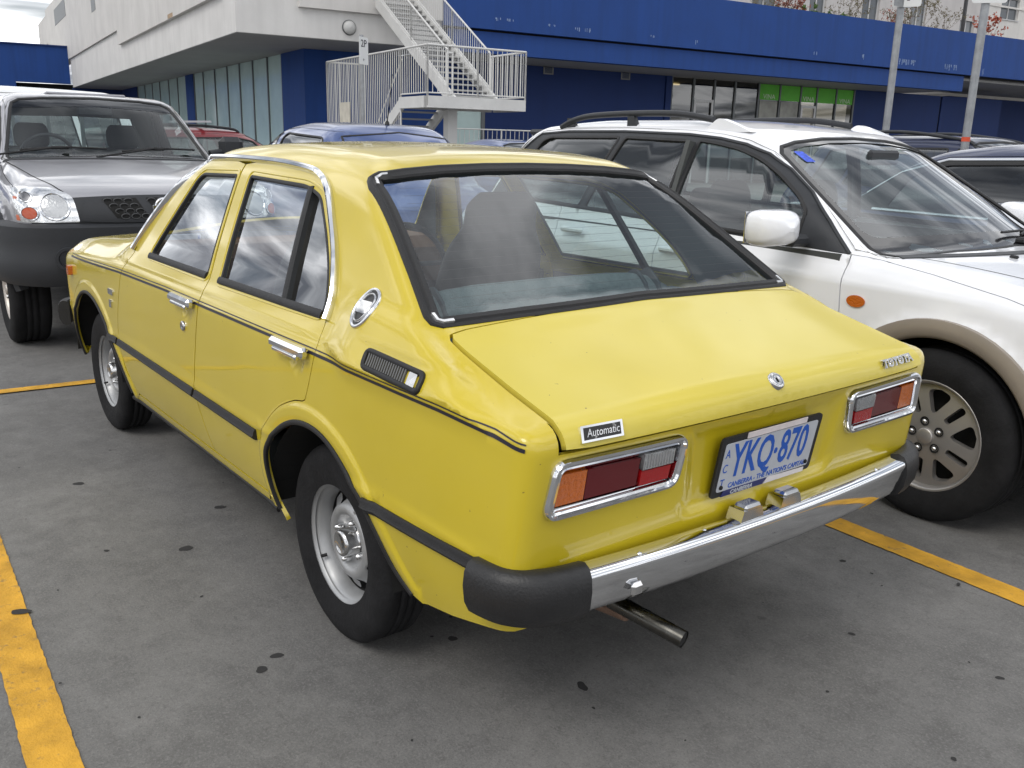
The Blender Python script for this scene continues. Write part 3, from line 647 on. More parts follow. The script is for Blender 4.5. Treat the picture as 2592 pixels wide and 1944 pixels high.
        # wing badges and side repeater
        for (x_, z_, w_, h_) in ((1.905, .742, .075, .024), (1.915, .69, .034, .034)):
            D = panel_data(F, [on(F, rounded_rect(x_, z_, w_, h_, .008), 'y')], (0, 1, 0), .02, .005, .005); put('wing_badge', D if sg > 0 else mir(D), M_CHROME_OLD, root)
        D = panel_data(F, [on(F, rounded_rect(2.66, .742, .05, .045, .006), 'y')], (0, 1, 0), .02, .02, .02); put('side_repeater', D if sg > 0 else mir(D), M_AMBER, root)
        wheel_well(0, .375, .30, .752, root, .27, sg); wheel_well(2.37, .40, .34, .752, root, .285, sg)
        steel_wheel(root, 0, .648, sg); steel_wheel(root, 2.37, .650, sg)
    # ---- rear window: glass, seal, chrome corners, heater lines
    full = np.vstack([WIN3, (WIN3*[1, -1, 1])[::-1][1:-1]])
    G_ = panel_data(F, [full], (-1, 0, .6), .05, -.006, 0); rwg = put('rear_window', G_, glass('rear_glass', (.72, .84, .85), .62, .008), root)
    prof = [(-.022, -.014), (-.022, .002), (-.017, .007), (-.004, .008), (.0, .004), (.003, .004), (.009, .007), (.015, .005), (.018, -.001), (.018, -.014)]; NW = (-.552, 0., .834)
    sweep('window_seal', NW, full, prof, M_BLACK, rwg, True)
    n = len(WIN3); 
    for sg in (1, -1):
        for nm, c, k0, k1 in (('t', None, 1.305, 1.262), ('b', None, 1.01, .9785)):
            if nm == 't': idx = [i for i in range(n) if WIN3[i][1] > .485 and WIN3[i][2] > 1.262]
            else: idx = [i for i in range(n) if WIN3[i][1] > .60 and WIN3[i][2] < 1.006]
            sweep('chrome_corner', NW, WIN3[idx], [(-.008, .002), (-.007, .0095), (.001, .0095), (.002, .002)], mat('bright_trim', (.86, .86, .86), .2, metal=.8), rwg, False, sg < 0)
    for k in range(15):
        z_ = 1.012+k*.0185; hw = np.interp(z_, [.98, 1.28], [.585, .485])
        P = on(F, [(y_, z_+.006*(1-(y_/.6)**2)) for y_ in np.linspace(-hw, hw, 24)], '-x'); sweep('heater_line', F, P, [(-.0005, -.008), (.0005, -.008)], mat('heater_line_brown', (.05, .025, .02), .8), rwg, False, False, False)
    # ---- boot lid
    lg = [(-.455, 0.), (-.455, .30), (-.458, .597), (-.466, .642), (-.485, .652), (-.541, .655), (-.628, .6575), (-.711, .660), (-.80, .6605), (-.85, .661)]
    a = on(F_lid, dens(np.array(lg), .015), 'z'); b = on(F_lid, dens(np.array([(.664, .846), (.665, .815), (.60, .811), (.3, .811), (0., .811)]), .015), '-x')
    half = np.vstack([a, b]); LD = panel_data(F_lid, [np.vstack([half, (half*[1, -1, 1])[::-1][1:-1]])], (-.6, 0, .8), .018, .0, .016)
    lid = put('boot_lid', LD, YEL_LID, root)
    lk = MB(); c = on(F_lid, [(.012, .862)], '-x')[0]; nL = grad(F_lid, c[None])[0]; uL = unit(np.array([0, 0, 1.])-nL*nL[2]); ML = frame_mat(c, np.cross(uL, nL), uL); lk.lathe([(.0225, -.006), (.0225, .004), (.018, .008), (.012, .007), (.0001, .006)], axis='z', seg=24); lk.v = [tuple(ML @ Vector(q_)) for q_ in lk.v]; lko = lk.build('boot_lock', M_CHROME_OLD, lid)
    ks = MB(); ks.box((0, 0, .0068), (.003, .012, .002)); ks.v = [tuple(ML @ Vector(q_)) for q_ in ks.v]; ks.build('keyhole', M_DARK, lko)
    # lettering badges
    nT = grad(F_lid, on(F_lid, [(-.525, .838)], '-x'))[0]; pT = on(F_lid, [(-.525, .840)], '-x')[0]+nT*.003
    ey = unit(np.array([0, 0, 1.])-nT*nT[2]); ex = np.cross(ey, nT)
    tb = MB(); tb.box((0, 0, -.002), (.150, .006, .003)); M_ = frame_mat(pT, ex, ey); tb.v = [tuple(M_ @ Vector(p)) for p in tb.v]; bd = tb.build('maker_badge', M_CHROME_OLD, lid)
    text_mesh('badge_lettering', 'TOYOTA', .033, M_CHROME_OLD, bd, frame_mat(pT+nT*.003, ex, ey), sx=1.18, depth=.003, bold=.001)
    pA = on(F_lid, [(.572, .836)], '-x')[0]; nA = grad(F_lid, pA[None])[0]; ey = unit(np.array([0, 0, 1.])-nA*nA[2]); ex = np.cross(ey, nA)
    ab = MB(); ab.prism([(-.057, -.017), (.051, -.017), (.057, .017), (-.051, .017)], pA-nA*.004, ex, ey, .009); abo = ab.build('gearbox_badge', M_CHROME, lid)
    ab = MB(); ab.prism([(-.050, -.0125), (.045, -.0125), (.050, .0125), (-.045, .0125)], pA+nA*.004, ex, ey, .0016); ab.build('badge_ground', mat('badge_black', (.015, .015, .015), .35, dirt=((.5, .5, .5), 60, .56, .8)), abo)
    text_mesh('badge_lettering', 'Automatic', .023, M_CHROME_OLD, abo, frame_mat(pA+nA*.006, ex, ey), sx=.86, depth=.0008, shear=.35)
    # ---- tail lamps
    for sg in (1, -1):
        LO3 = on(F, dens(lamp_o, .012, True), '-x')
        lamp = sweep('tail_lamp_bezel', F, LO3, [(-.008, -.02), (-.009, .008), (-.005, .015), (.001, .016), (.004, .010), (.009, .008), (.012, .010), (.014, .004), (.014, -.03)], M_CHROME, root, True, sg < 0)
        hb = panel_data(F, [on(F, dens(inset(lamp_o, .010), .03, True), '-x')], (-1, 0, 0), .05, -.024, 0); put('lamp_housing', hb if sg > 0 else mir(hb), M_DRED, lamp)
        def lens(nm, poly, off, m, slope=None):
            D = panel_data(F, [on(F, dens(np.array(poly), .02, True), '-x')], (-1, 0, 0), .03, off, .03); put(nm, D if sg > 0 else mir(D), m, lamp)
        lens('indicator_lens', [(.672, .690), (.664, .758), (.596, .757), (.599, .691)], .004, M_AMBER)
        lens('indicator_top', [(.662, .760), (.656, .769), (.596, .768), (.596, .760)], -.004, M_AMBER)
        lens('stop_lens', [(.597, .691), (.594, .757), (.448, .755), (.453, .692)], .004, M_DRED)
        lens('stop_lens_top', [(.594, .759), (.593, .768), (.448, .766), (.448, .757)], -.004, M_DRED)
        lens('reversing_lens', [(.444, .727), (.442, .764), (.350, .762), (.354, .727)], .010, M_CLEAR)
        for k in range(11): lens('lens_rib', [(.440-k*.0083, .729), (.4395-k*.0083, .762), (.4370-k*.0083, .762), (.4375-k*.0083, .729)], .0125, M_CLEAR)
        lens('reflector_lens', [(.447, .690), (.444, .724), (.356, .723), (.360, .691)], .008, M_RED)
        lens('lamp_trim', [(.674, .682), (.674, .687), (.362, .687), (.362, .682)], .004, M_CHROME)
    # ---- number plate in its frame
    pp = on(F, [(0., .678)], '-x')[0]; tl = .165; ey = unit(np.array([-tl, 0, 1.])); ex = np.array([0., -1, 0]); nn = np.cross(ex, ey); O = np.array([-.889, 0.004, .676]); M_ = lambda dx, dy, dz: frame_mat(O+ex*dx+ey*dy+nn*dz, ex, ey)
    def flat(poly, dz, th): m = MB(); m.prism(poly, tuple(O+nn*dz), tuple(ex), tuple(ey), th); return m
    fr = flat(rnd([(-.194, -.079), (.194, -.079), (.194, .079), (-.194, .079)], .014), 0, .006).build('number_plate_frame', M_BLACK, root)
    pl = flat(rnd([(-.178, -.064), (.178, -.064), (.178, .063), (-.178, .063)], .008), .006, .0015).build('number_plate', M_WHITE, fr)
    flat([(-.105, .0655), (.125, .0655), (.125, .080), (-.105, .080)], .0065, .002).build('frame_sticker', mat('sticker_pink', (.66, .60, .60), .5, var=.08, vscale=40), fr)
    flat([(-.158, -.0795), (.0, -.0795), (.012, -.064), (-.150, -.064)], .0065, .002).build('frame_sticker', mat('sticker_navy', (.015, .02, .11), .45), fr)
    flat([(.004, -.0795), (.165, -.0795), (.165, -.068), (.06, -.066), (.016, -.064)], .0063, .002).build('frame_sticker', mat('sticker_white', (.70, .66, .66), .45), fr)
    tx = .0078
    for t_, dx, dy, s_, sx_ in (('YKQ', -.066, .009, .124, .61), ('870', .092, .009, .124, .61), ('\u00b7', .022, .004, .10, .8), ('CANBERRA - THE NATION\'S CAPITAL', .012, -.0530, .0195, .92)):
        text_mesh('plate_lettering', t_, s_, M_BLUEINK, pl, M_(dx, dy, tx), sx=sx_, depth=.0004, bold=.0022 if s_ > .05 else .0003)
    for t_, dy in (('A', .035), ('C', -.004), ('T', -.043)): text_mesh('plate_lettering', t_, .032, M_BLUEINK, pl, M_(-.164, dy, tx), sx=.8, depth=.0004)
    text_mesh('plate_lettering', 'CANBERRA', .0155, M_WHITE, pl, M_(-.085, -.0725, .0090), sx=1.05, depth=.0004, shear=.25, bold=.0004)
    for sg in (-1, 1):
        s_ = MB(); c = O+ex*sg*.165+ey*-.052+nn*.008; s_.lathe([(.006, 0), (.005, -.003), (.0001, -.004)], c=tuple(c), axis='x', seg=10); s_.build('plate_screw', M_DARK, fr)
    # ---- bumpers
    def bumper(nm, path, sec, m, parent, mirror=False, capf=True):
        P = np.array([(p[0], p[1], 0) for p in path]); t = unit(np.gradient(P, axis=0)); S = np.stack([-t[:, 1], t[:, 0], 0*t[:, 0]], -1)
        V = np.array([P+S*o_+np.array([0, 0, z_]) for o_, z_ in sec]).transpose(1, 0, 2).reshape(-1, 3); k = len(sec); n_ = len(P); Fc = []
        for i in range(n_-1):
            for j in range(k): Fc.append((i*k+j, i*k+(j+1) % k, (i+1)*k+(j+1) % k, (i+1)*k+j))
        Fc += [tuple(range(k))[::-1], tuple((n_-1)*k+j for j in range(k))]
        if mirror: V = V*[1, -1, 1]; Fc = [f[::-1] for f in Fc]
        o = mobj(nm, V, Fc, m, parent, smooth=True); o.data.set_sharp_from_angle(angle=R(42)); return o
    sec = [(0., .545), (.010, .549), (.034, .548), (.046, .544), (.052, .539), (.055, .532), (.0548, .524), (.050, .492), (.042, .462), (.034, .447), (.022, .440), (.0, .441)]
    ys = np.linspace(-.63, .63, 41); path = [(-.898+.030*(abs(y_)/.63)**2.2, y_) for y_ in ys]
    bp = bumper('rear_bumper', path, sec, M_CHROME, root)
    sec2 = [(0., .530), (.010, .554), (.034, .560), (.052, .553), (.063, .536), (.067, .505), (.062, .466), (.048, .440), (.024, .430), (.0, .437)]
    pa = cr([(-.870, .60), (-.862, .655), (-.846, .700), (-.815, .730), (-.775, .742), (-.745, .746)], 6)
    se = [(a_*(.97), b_) for a_, b_ in sec2]
    for sg in (1, -1): bumper('bumper_corner', pa, [(a_*.92, b_) for a_, b_ in sec2], mat('bumper_rubber', (.018, .018, .019), .42, bump=.15, bscale=150, var=.2, vscale=12), bp, sg < 0)
    for y_ in (.103, -.047):
        lb = MB(); lb.prism([(-.043, .0), (.043, .0), (.033, .028), (-.033, .028)], (-.938, y_, .544), (0, 1, 0), (0, 0, 1), .045); lb.box((-.920, y_, .575), (.040, .060, .018), bev=.006); lb.build('plate_light', M_CHROME_OLD, bp)
    for y_ in (.46, -.46, .25):
        bt = MB(); bt.lathe([(.008, 0), (.006, .004), (.0001, .006)], c=(-.915, y_, .545), axis='z', seg=12); bt.build('bumper_bolt', M_CHROME, bp)
    bt = MB(); bt.box((-.938, .485, .480), (.016, .034, .032), bev=.007); bt.build('bumper_plug', M_CHROME_OLD, bp)
    fsec = [(0., .54), (.05, .556), (.076, .54), (.082, .50), (.07, .455), (0., .45)]
    fb = bumper('front_bumper', [(2.975-.04*(abs(y_)/.63)**2, y_) for y_ in np.linspace(.63, -.63, 21)], fsec, M_CHROME, root)
    pf = cr([(2.86, .755), (2.92, .735), (2.955, .68), (2.965, .60)], 6)
    for sg in (1, -1): bumper('bumper_corner', pf, [(a_*.8, b_) for a_, b_ in sec2], MATS['bumper_rubber'], fb, sg < 0)
    # ---- exhaust, underbody
    ex_ = MB(); ex_.tube([(-.30, .42, .30), (-.60, .40, .315), (-.82, .385, .335)], .019, 12)
    exo = ex_.build('exhaust_pipe', mat('rusty_steel', (.16, .10, .07), .7, var=.4, vscale=20), root)
    et = MB(); pts = [(-.78, .400, .358), (-.965, .349, .3245)]; et.tube(pts, .0205, 20, caps=False); eo = et.build('exhaust_tip', mat('sooty_chrome', (.10, .098, .09), .3, metal=1., var=.35, vscale=14, rvar=.12), root)
    et = MB(); et.tube([(-.80, .3945, .3545), (-.963, .3495, .3249)], .0185, 16); et.build('exhaust_bore', M_DARK, eo)
    ub = MB(); ub.box((1.25, 0, .31), (3.1, .66, .10)); ub.box((1.05, 0, .33), (1.36, 1.44, .07)); ub.build('underbody', M_DARK, root)
    tk = MB(); tk.box((-.52, 0, .47), (.45, 1.0, .10)); tk.tube([(0, -.6, .285), (0, .6, .285)], .05, 10); tk.build('rear_axle', M_DARK, root)
    # ---- cabin
    tan = mat('tan_vinyl', (.26, .10, .02), .55, var=.15, vscale=5, bump=.1, bscale=90)
    knit = mat('knitted_seat_cover', (.15, .17, .17), .9, bump=.6, bscale=200, var=.12, vscale=60)
    sh = MB(); sh.box((-.20, 0, .905), (.42, 1.22, .03)); sh.build('parcel_shelf', mat('shelf_grey', (.09, .105, .11), .8, var=.1), root)
    def pad(nm, pts, w, th, y_, m, n=10, round_=.04):
        """seat back: profile centre line (x,z,thickness factor) extruded across y with rounded edges"""
        C_ = cr(pts, 6); V = []; Fc = []; ring = 16
        for i, (x_, z_, tf) in enumerate(C_):
            t_ = C_[min(i+1, len(C_)-1)]-C_[max(i-1, 0)]; t_ = t_[:2]/np.linalg.norm(t_[:2]); nx, nz = t_[1], -t_[0]
            for k in range(ring):
                th_ = 2*math.pi*k/ring; c_, s_ = math.cos(th_), math.sin(th_); e = .45
                u = math.copysign(abs(c_)**e, c_)*w/2*min(1, .30+tf*.72) ; v = math.copysign(abs(s_)**.7, s_)*th/2*tf
                V.append((x_+nx*v, y_+u, z_+nz*v))
        for i in range(len(C_)-1):
            for k in range(ring): Fc.append((i*ring+k, i*ring+(k+1) % ring, (i+1)*ring+(k+1) % ring, (i+1)*ring+k))
        Fc += [tuple(range(ring))[::-1], tuple((len(C_)-1)*ring+k for k in range(ring))]
        return mobj(nm, V, Fc, m, root, smooth=True)
    for y_ in (.33, -.33):
        pad('front_seat', [(.86, .42, .9), (.80, .60, 1.), (.72, .85, .98), (.675, .99, .85), (.65, 1.08, .58), (.635, 1.16, .52), (.625, 1.21, .25)], .47, .13, y_, mat('brown_vinyl', (.05, .034, .024), .6, bump=.1, bscale=90))
        pad('seat_facing', [(.905, .44, .8), (.86, .60, .9), (.78, .85, .8), (.725, 1.00, .6), (.70, 1.08, .35)], .40, .06, y_, tan)
        pad('seat_cushion', [(.70, .44, .9), (.90, .45, 1.), (1.15, .47, .9), (1.25, .46, .4)], .46, .16, y_, tan)
    pad('rear_seat', [(.16, .45, .9), (.10, .62, 1.), (.03, .80, 1.), (-.02, .90, .95), (-.045, .955, .7), (-.06, .975, .35)], 1.18, .16, 0, knit)
    for y_ in (.44, -.42):
        for o_ in (.03, -.03): pad('seat_piping', [(.03, .80, 1.02), (-.02, .90, .98), (-.045, .955, .73), (-.06, .975, .38)], .018, .165, y_+o_, M_VINYL)
    pad('rear_cushion', [(.10, .42, .9), (.3, .44, 1.), (.55, .45, .7)], 1.15, .15, 0, knit)
    db = MB(); db.box((1.66, 0, .83), (.36, 1.30, .26), bev=.05); db.build('dashboard', mat('brown_dash', (.13, .055, .015), .6), root)
    sw = MB(); cs = Vector((1.30, -.33, .86)); sw.tube([cs+Vector((.10*math.cos(t)*.35*1.8, .185*math.sin(t), .17*math.cos(t))) for t in np.linspace(0, 2*math.pi, 32, endpoint=False)], .013, 8, closed=True); sw.tube([cs, cs+Vector((.25, 0, -.12))], .025, 8); sw.tube([cs+Vector((0, -.18, 0)), cs, cs+Vector((0, .18, 0))], .012, 6); sw.build('steering_wheel', M_BLACK, root)
    mrr = MB(); mrr.box((1.40, 0, 1.25), (.02, .22, .06), bev=.008); mrr.build('interior_mirror', M_BLACK, root)
    return root

# ================================================================== other vehicles: shells cut from an implicit body
def make_F(q):
    """q: dict of splines W(x) half width, PZ(z) section, T(x) deck/bonnet height, G(z) glasshouse half width, Z(x) roof, rear/front/ws/rw planes"""
    def F(P):
        x, y, z = P[:, 0], P[:, 1], P[:, 2]; a = np.sqrt(y*y+1e-8); yy = (a/.7)**2
        w = q['W'](x)+q['PZ'](np.minimum(z, q.get('cz', 9)))
        if 'cz' in q: w = w-np.maximum(z-q['cz']-q.get('cs', 0)*x, 0)*q.get('cslope', .4)
        for cx, cz, r, h in q.get('flare', ()):
            d = np.sqrt((x-cx)**2+(z-cz)**2)-r; w = w+h*(1-sstep(.03, .09, np.abs(d)))
        side = a-w; top = z-(q['T'](x)+q.get('tc', .03)*(1-yy))
        rear = q['rear'](z)+q.get('rb', .04)*yy-x; front = x-(q['front'](z)-q.get('fb', .12)*yy)
        L = smax(side, top, q.get('k1', .09)); L = smax(L, rear, q.get('k2', .14)); L = smax(L, front, q.get('k3', .2))
        gs = a-q['G'](z); roof = z-(q['Z'](x)-q.get('rc', .06)*y*y)
        w0, ws_, wb = q['ws']; ws = (x-(w0-(z-1.)*ws_-wb*yy))/math.sqrt(1+ws_*ws_)
        r0, rs_, rb = q['rw']; rw = (r0+(z-1.)*rs_+rb*yy-x)/math.sqrt(1+rs_*rs_)
        Gh = smax(gs, roof, q.get('kr', .13)); Gh = smax(Gh, ws, q.get('kw', .07)); Gh = smax(Gh, rw, q.get('krw', .09)); Gh = np.maximum(Gh, q.get('gz', .85)-z)
        return smin(L, Gh, q.get('kb', .03))
    return F
AXR2 = {'x': (1.3, 4.2, 90), '-x': (4.2, 5.2, 110)}
def snap(P, step=.004):
    keep = [0]
    for i in range(1, len(P)):
        if np.linalg.norm(P[i]-P[keep[-1]]) > step: keep.append(i)
    if np.linalg.norm(P[keep[-1]]-P[keep[0]]) < step: keep.pop()
    return P[keep]
def build_shell(root, F, q, m_body, m_glass, m_frame=None, res=.035, seal=M_BLACK, m_low=None):
    """sides (split at gaps), glasshouse sides, top shell, bonnet, nose and tail panels"""
    AXR.update(AXR2); m_frame = m_frame or m_body; st = .03
    belt = np.array(q['belt'], float); gaps = q['gaps']; drip = np.array(q['drip'], float)     # belt and drip run from nose to tail
    bz = lambda x: np.interp(-x, -belt[:, 0], belt[:, 1])
    zl = q['zl']; out = {}
    # --- lower sides
    xs = [belt[0][0]]+[None]*len(gaps)+[belt[-1][0]]
    lines = [np.array([(belt[0][0], belt[0][1]), (belt[0][0], zl)])]+[np.array(g, float) for g in gaps]+[np.array([(belt[-1][0], belt[-1][1]), (belt[-1][0], zl+.06)])]
    for i, nm in enumerate(q['side_names']):
        a, b = lines[i], lines[i+1]; top = belt[(belt[:, 0] < a[0][0]-1e-4) & (belt[:, 0] > b[0][0]+1e-4)]
        bot = []
        x1, x0 = a[-1][0], b[-1][0]
        for cx, cz, r in sorted(q['arch'], key=lambda t: t[0]):
            if x0 < cx < x1:
                t0 = math.asin(max(-1, (zl-cz)/r)); bot += [(cx+r*math.cos(t), cz+r*math.sin(t)) for t in np.linspace(math.pi-t0, t0, 26)]
        poly = np.vstack([[(a[0][0], bz(a[0][0]))], top, [(b[0][0], bz(b[0][0]))], b[1:], np.array(bot).reshape(-1, 2), a[1:][::-1]])
        lp = on(F, dens(inset(poly, .0025 if gaps else 0), st, True), 'y'); D = panel_data(F, [lp], (0, 1, 0), res, 0, .015)
        for sg in (1, -1): out.setdefault(nm, []).append(put(nm, D if sg > 0 else mir(D), m_low if (m_low and nm in q.get('low_names', ())) else m_body, root))
    # --- glasshouse sides
    i0, i1 = drip[0][0], drip[-1][0]; bt = belt[(belt[:, 0] < i0-1e-4) & (belt[:, 0] > i1+1e-4)]
    gp = np.vstack([drip, bt[::-1]]); holes = [np.array(w, float) for w in q['windows']]
    D = panel_data(F, [on(F, dens(gp, st, True), 'y')]+[on(F, dens(h, st, True), 'y') for h in holes], (0, 1, 0), res, 0, .015)
    for sg in (1, -1):
        gf = put('window_frame', D if sg > 0 else mir(D), m_frame, root)
        for h in holes:
            Gd = panel_data(F, [on(F, dens(inset(h, -.003), .06, True), 'y')], (0, 1, 0), .1, -.006, 0); g_ = put('side_window', Gd if sg > 0 else mir(Gd), m_glass, root)
            if seal: sweep('window_seal', F, on(F, dens(h, st, True), 'y'), [(-.010, -.006), (-.009, .002), (.006, .002), (.008, -.006)], seal, g_, True, sg < 0)
    # --- edge curve of the top shell
    edge2 = np.vstack([belt[belt[:, 0] > i0+1e-4], drip, belt[belt[:, 0] < i1-1e-4]]); E3 = on(F, dens(edge2, st), 'y')
    iw = int(np.argmin(np.linalg.norm(dens(edge2, st)-drip[0], axis=1)))
    mirp = lambda P: P*[1, -1, 1]
    def across(p, ax, n=24):
        """surface curve from 3-D point p to its mirror image"""
        t = np.linspace(1, -1, n); 
        if ax == 'z': c = on(F, np.stack([np.full(n, p[0])+q.get('cowl_bow', 0)*(1-t*t), p[1]*t], -1), 'z')
        else:
            zz = p[2]+q.get('top_arch', 0)*(1-t*t); c = on(F, np.stack([p[1]*t, zz], -1), ax)
        c[0] = p; c[-1] = mirp(p); return c
    hood_x = q['hood_back']; ih = int(np.argmin(np.abs(E3[:, 0]-hood_x)))
    cowl = across(E3[ih], 'z'); nosec = across(E3[0], 'x'); tailc = across(E3[-1], '-x')
    ws = np.array(q['wsl']); ws3 = on(F, dens(np.vstack([ws, (ws*[-1, 1])[::-1]]), st, True), 'x'); ws3 = snap(ws3)
    hl = [ws3]; rw3 = None
    if q.get('rw_top'): 
        rw = np.array(q['rwl']); rw3 = snap(on(F, dens(np.vstack([rw, (rw*[-1, 1])[::-1]]), st, True), '-x')); hl.append(rw3)
    lp = snap(np.vstack([E3[ih:], tailc[1:-1], mirp(E3[ih:])[::-1], cowl[::-1][1:-1]]))
    TS = panel_data(F, [lp]+hl, (0, 0, 1), res, 0, .015); out['roof'] = put('roof_shell', TS, m_body, root)
    hp = snap(np.vstack([E3[:ih+1][::-1], nosec[1:-1], mirp(E3[:ih+1]), cowl[::-1][1:-1]]))
    HD = panel_data(F, [hp], (.25, 0, 1), res, 0, .015); out['bonnet'] = put('bonnet', HD, m_body, root)
    # --- nose and tail panels
    se = on(F, dens(lines[0], st), 'y'); low = across(se[-1], 'x'); lp = snap(np.vstack([nosec, mirp(se)[1:], low[::-1][1:-1], se[::-1]])); ND = panel_data(F, [lp], (1, 0, 0), res, 0, .0); out['nose'] = put('nose_panel', ND, m_low or m_body, root)
    se = on(F, dens(lines[-1], st), 'y'); low = across(se[-1], '-x'); hl = []
    if not q.get('rw_top') and 'rwl' in q:
        rw = np.array(q['rwl']); rw3 = snap(on(F, dens(np.vstack([rw, (rw*[-1, 1])[::-1]]), st, True), '-x')); hl = [rw3]
    lp = snap(np.vstack([tailc, mirp(se)[1:], low[::-1][1:-1], se[::-1]])); TD = panel_data(F, [lp]+hl, (-1, 0, .05), res, 0, .0); out['tail'] = put('tail_panel', TD, m_body, root)
    # --- screens
    G_ = panel_data(F, [ws3], (1, 0, .8), .08, -.006, 0); out['windscreen'] = put('windscreen', G_, q.get('m_ws', m_glass), root)
    if seal: sweep('screen_seal', F, ws3, [(-.012, -.008), (-.010, .003), (.006, .003), (.014, -.008)], seal, out['windscreen'], True)
    if rw3 is not None:
        G_ = panel_data(F, [rw3], (-1, 0, .5), .08, -.006, 0); out['rear_screen'] = put('rear_screen', G_, m_glass, root)
        if seal: sweep('screen_seal', F, rw3, [(-.012, -.008), (-.010, .003), (.006, .003), (.014, -.008)], seal, out['rear_screen'], True)
    ln = lining(TS, .03); out['lining'] = put('headlining', ln, mat('pale_lining', (.22, .22, .21), .8), root)
    return out
def seat(root, x, y, z0=.28, h=1.16, m=None, rake=.28):
    m = m or mat('seat_cloth', (.02, .021, .022), .85, bump=.2, bscale=150)
    def blob(nm, C_, w, th):
        V = []; Fc = []; ring = 14; C_ = cr(np.array(C_, float), 5)
        for i, (a, b, tf) in enumerate(C_):
            t_ = C_[min(i+1, len(C_)-1)]-C_[max(i-1, 0)]; t_ = t_[:2]/np.linalg.norm(t_[:2]); nx, nz = t_[1], -t_[0]
            for k in range(ring):
                th_ = 2*math.pi*k/ring; c_, s_ = math.cos(th_), math.sin(th_)
                u = math.copysign(abs(c_)**.5, c_)*w/2*min(1, .5+.5*tf); v = math.copysign(abs(s_)**.7, s_)*th/2*tf; V.append((a+nx*v, y+u, b+nz*v))
        for i in range(len(C_)-1):
            for k in range(ring): Fc.append((i*ring+k, i*ring+(k+1) % ring, (i+1)*ring+(k+1) % ring, (i+1)*ring+k))
        Fc += [tuple(range(ring))[::-1], tuple((len(C_)-1)*ring+k for k in range(ring))]
        return mobj(nm, V, Fc, m, root, smooth=True)
    xb = x; zs = z0+.2
    blob('seat_back', [(xb, zs, .7), (xb-.05, zs+.2, 1), (xb-.12, zs+.42, .95), (xb-.15, h-.24, .7), (xb-.16, h-.22, .3)], .50, .15)
    blob('head_restraint', [(xb-.145, h-.20, .4), (xb-.15, h-.17, .9), (xb-.165, h-.08, 1.), (xb-.17, h-.02, .7), (xb-.17, h, .3)], .27, .11)
    blob('seat_cushion', [(xb-.02, zs-.02, .8), (xb+.2, zs, 1), (xb+.42, zs+.03, .9), (xb+.5, zs+.02, .4)], .50, .16)
def steer(root, x, y, z):
    sw = MB(); cs = Vector((x, y, z)); sw.tube([cs+Vector((.075*math.cos(t), .19*math.sin(t), .17*math.cos(t))) for t in np.linspace(0, 2*math.pi, 28, endpoint=False)], .014, 7, closed=True); sw.tube([cs, cs+Vector((.3, 0, -.14))], .03, 8); sw.box(cs, (.05, .16, .10), bev=.02); sw.build('steering_wheel', M_PLASTIC, root)
def simple_wheel(parent, x, y, R_, w, rim, sg, m_rim, spokes=5, kind='star'):
    wl = empty('wheel', (x, sg*y, R_)); wl.parent = parent
    m = MB(); m.lathe(tyre_mesh(R_, w, rim), seg=56, sgn=-sg); m.build('tyre', M_TYRE, wl)
    hw = w/2; r = MB(); r.lathe([(rim-.004, hw*.66), (rim+.004, hw*.80), (rim-.002, hw*.82), (rim-.012, hw*.72), (rim-.02, hw*.3), (rim-.03, -hw*.4), (.03, -hw*.45)], seg=48, sgn=sg); r.build('rim', m_rim, wl)
    Fw = lambda P: sg*P[:, 1]-(hw*.62+.02*np.cos(np.hypot(P[:, 0], P[:, 2])/rim*2.2)-.035*sstep(.05, .0, np.hypot(P[:, 0], P[:, 2])-.045)*0)
    def pol(pts): return np.array([(r_*math.cos(t), r_*math.sin(t)) for r_, t in pts])
    ro = rim-.012; outer = pol([(ro, t) for t in np.linspace(0, 2*math.pi, 60, endpoint=False)]); holes = []
    for k in range(spokes):
        c = 2*math.pi*(k+.15)/spokes; s_ = 2*math.pi/spokes
        if kind == 'twin':
            holes.append(rnd(pol([(ro*.40, c), (ro*.89, c+s_*.23), (ro*.91, c), (ro*.89, c-s_*.23)]), [.03, .04, 0, .04], 5))
            d = s_*.5; holes.append(rnd(pol([(ro*.46, c+d-.13), (ro*.88, c+d-.085), (ro*.88, c+d+.085), (ro*.46, c+d+.13)]), .016, 5))
        else: holes.append(rnd(pol([(ro*.36, c), (ro*.88, c+s_*.34), (ro*.90, c), (ro*.88, c-s_*.34)]), [.015, .03, 0, .03], 4))
    d = (0, sg, 0); ax = 'y' if sg > 0 else '-y'
    lift = lambda P: (lambda r_: np.stack([P[:, 0], sg*(hw*.62+.02*np.cos(r_/rim*2.2)), P[:, 1]], -1))(np.hypot(P[:, 0], P[:, 1]))
    D = panel_data(Fw, [lift(outer)]+[lift(dens(h, .02, True)) for h in holes], d, .022, 0, .028); put('wheel_face', D, m_rim, wl)
    hb = MB(); hb.lathe([(.033, hw*.6), (.033, hw*.62+.026), (.028, hw*.62+.03), (.0001, hw*.62+.03)], seg=24, sgn=sg); hb.build('centre_cap', m_rim, wl)
    for k in range(5):
        t = 2*math.pi*(k+.4)/5; n = MB(); n.lathe([(.019, hw*.62+.0205), (.013, hw*.62+.0195), (.012, hw*.62+.012)], c=(.058*math.cos(t), 0, .058*math.sin(t)), seg=12, sgn=sg); n.build('nut_socket', M_DARK, wl)
        n = MB(); n.lathe([(.010, hw*.62+.018), (.008, hw*.62+.026), (.0001, hw*.62+.028)], c=(.058*math.cos(t), 0, .058*math.sin(t)), seg=8, sgn=sg); n.build('wheel_nut', M_CHROME_OLD, wl)
    bk = MB(); bk.lathe([(rim*.86, -.01), (.01, -.01)], seg=32, sgn=sg); bk.build('brake_disc', M_DARK, wl)
    return wl
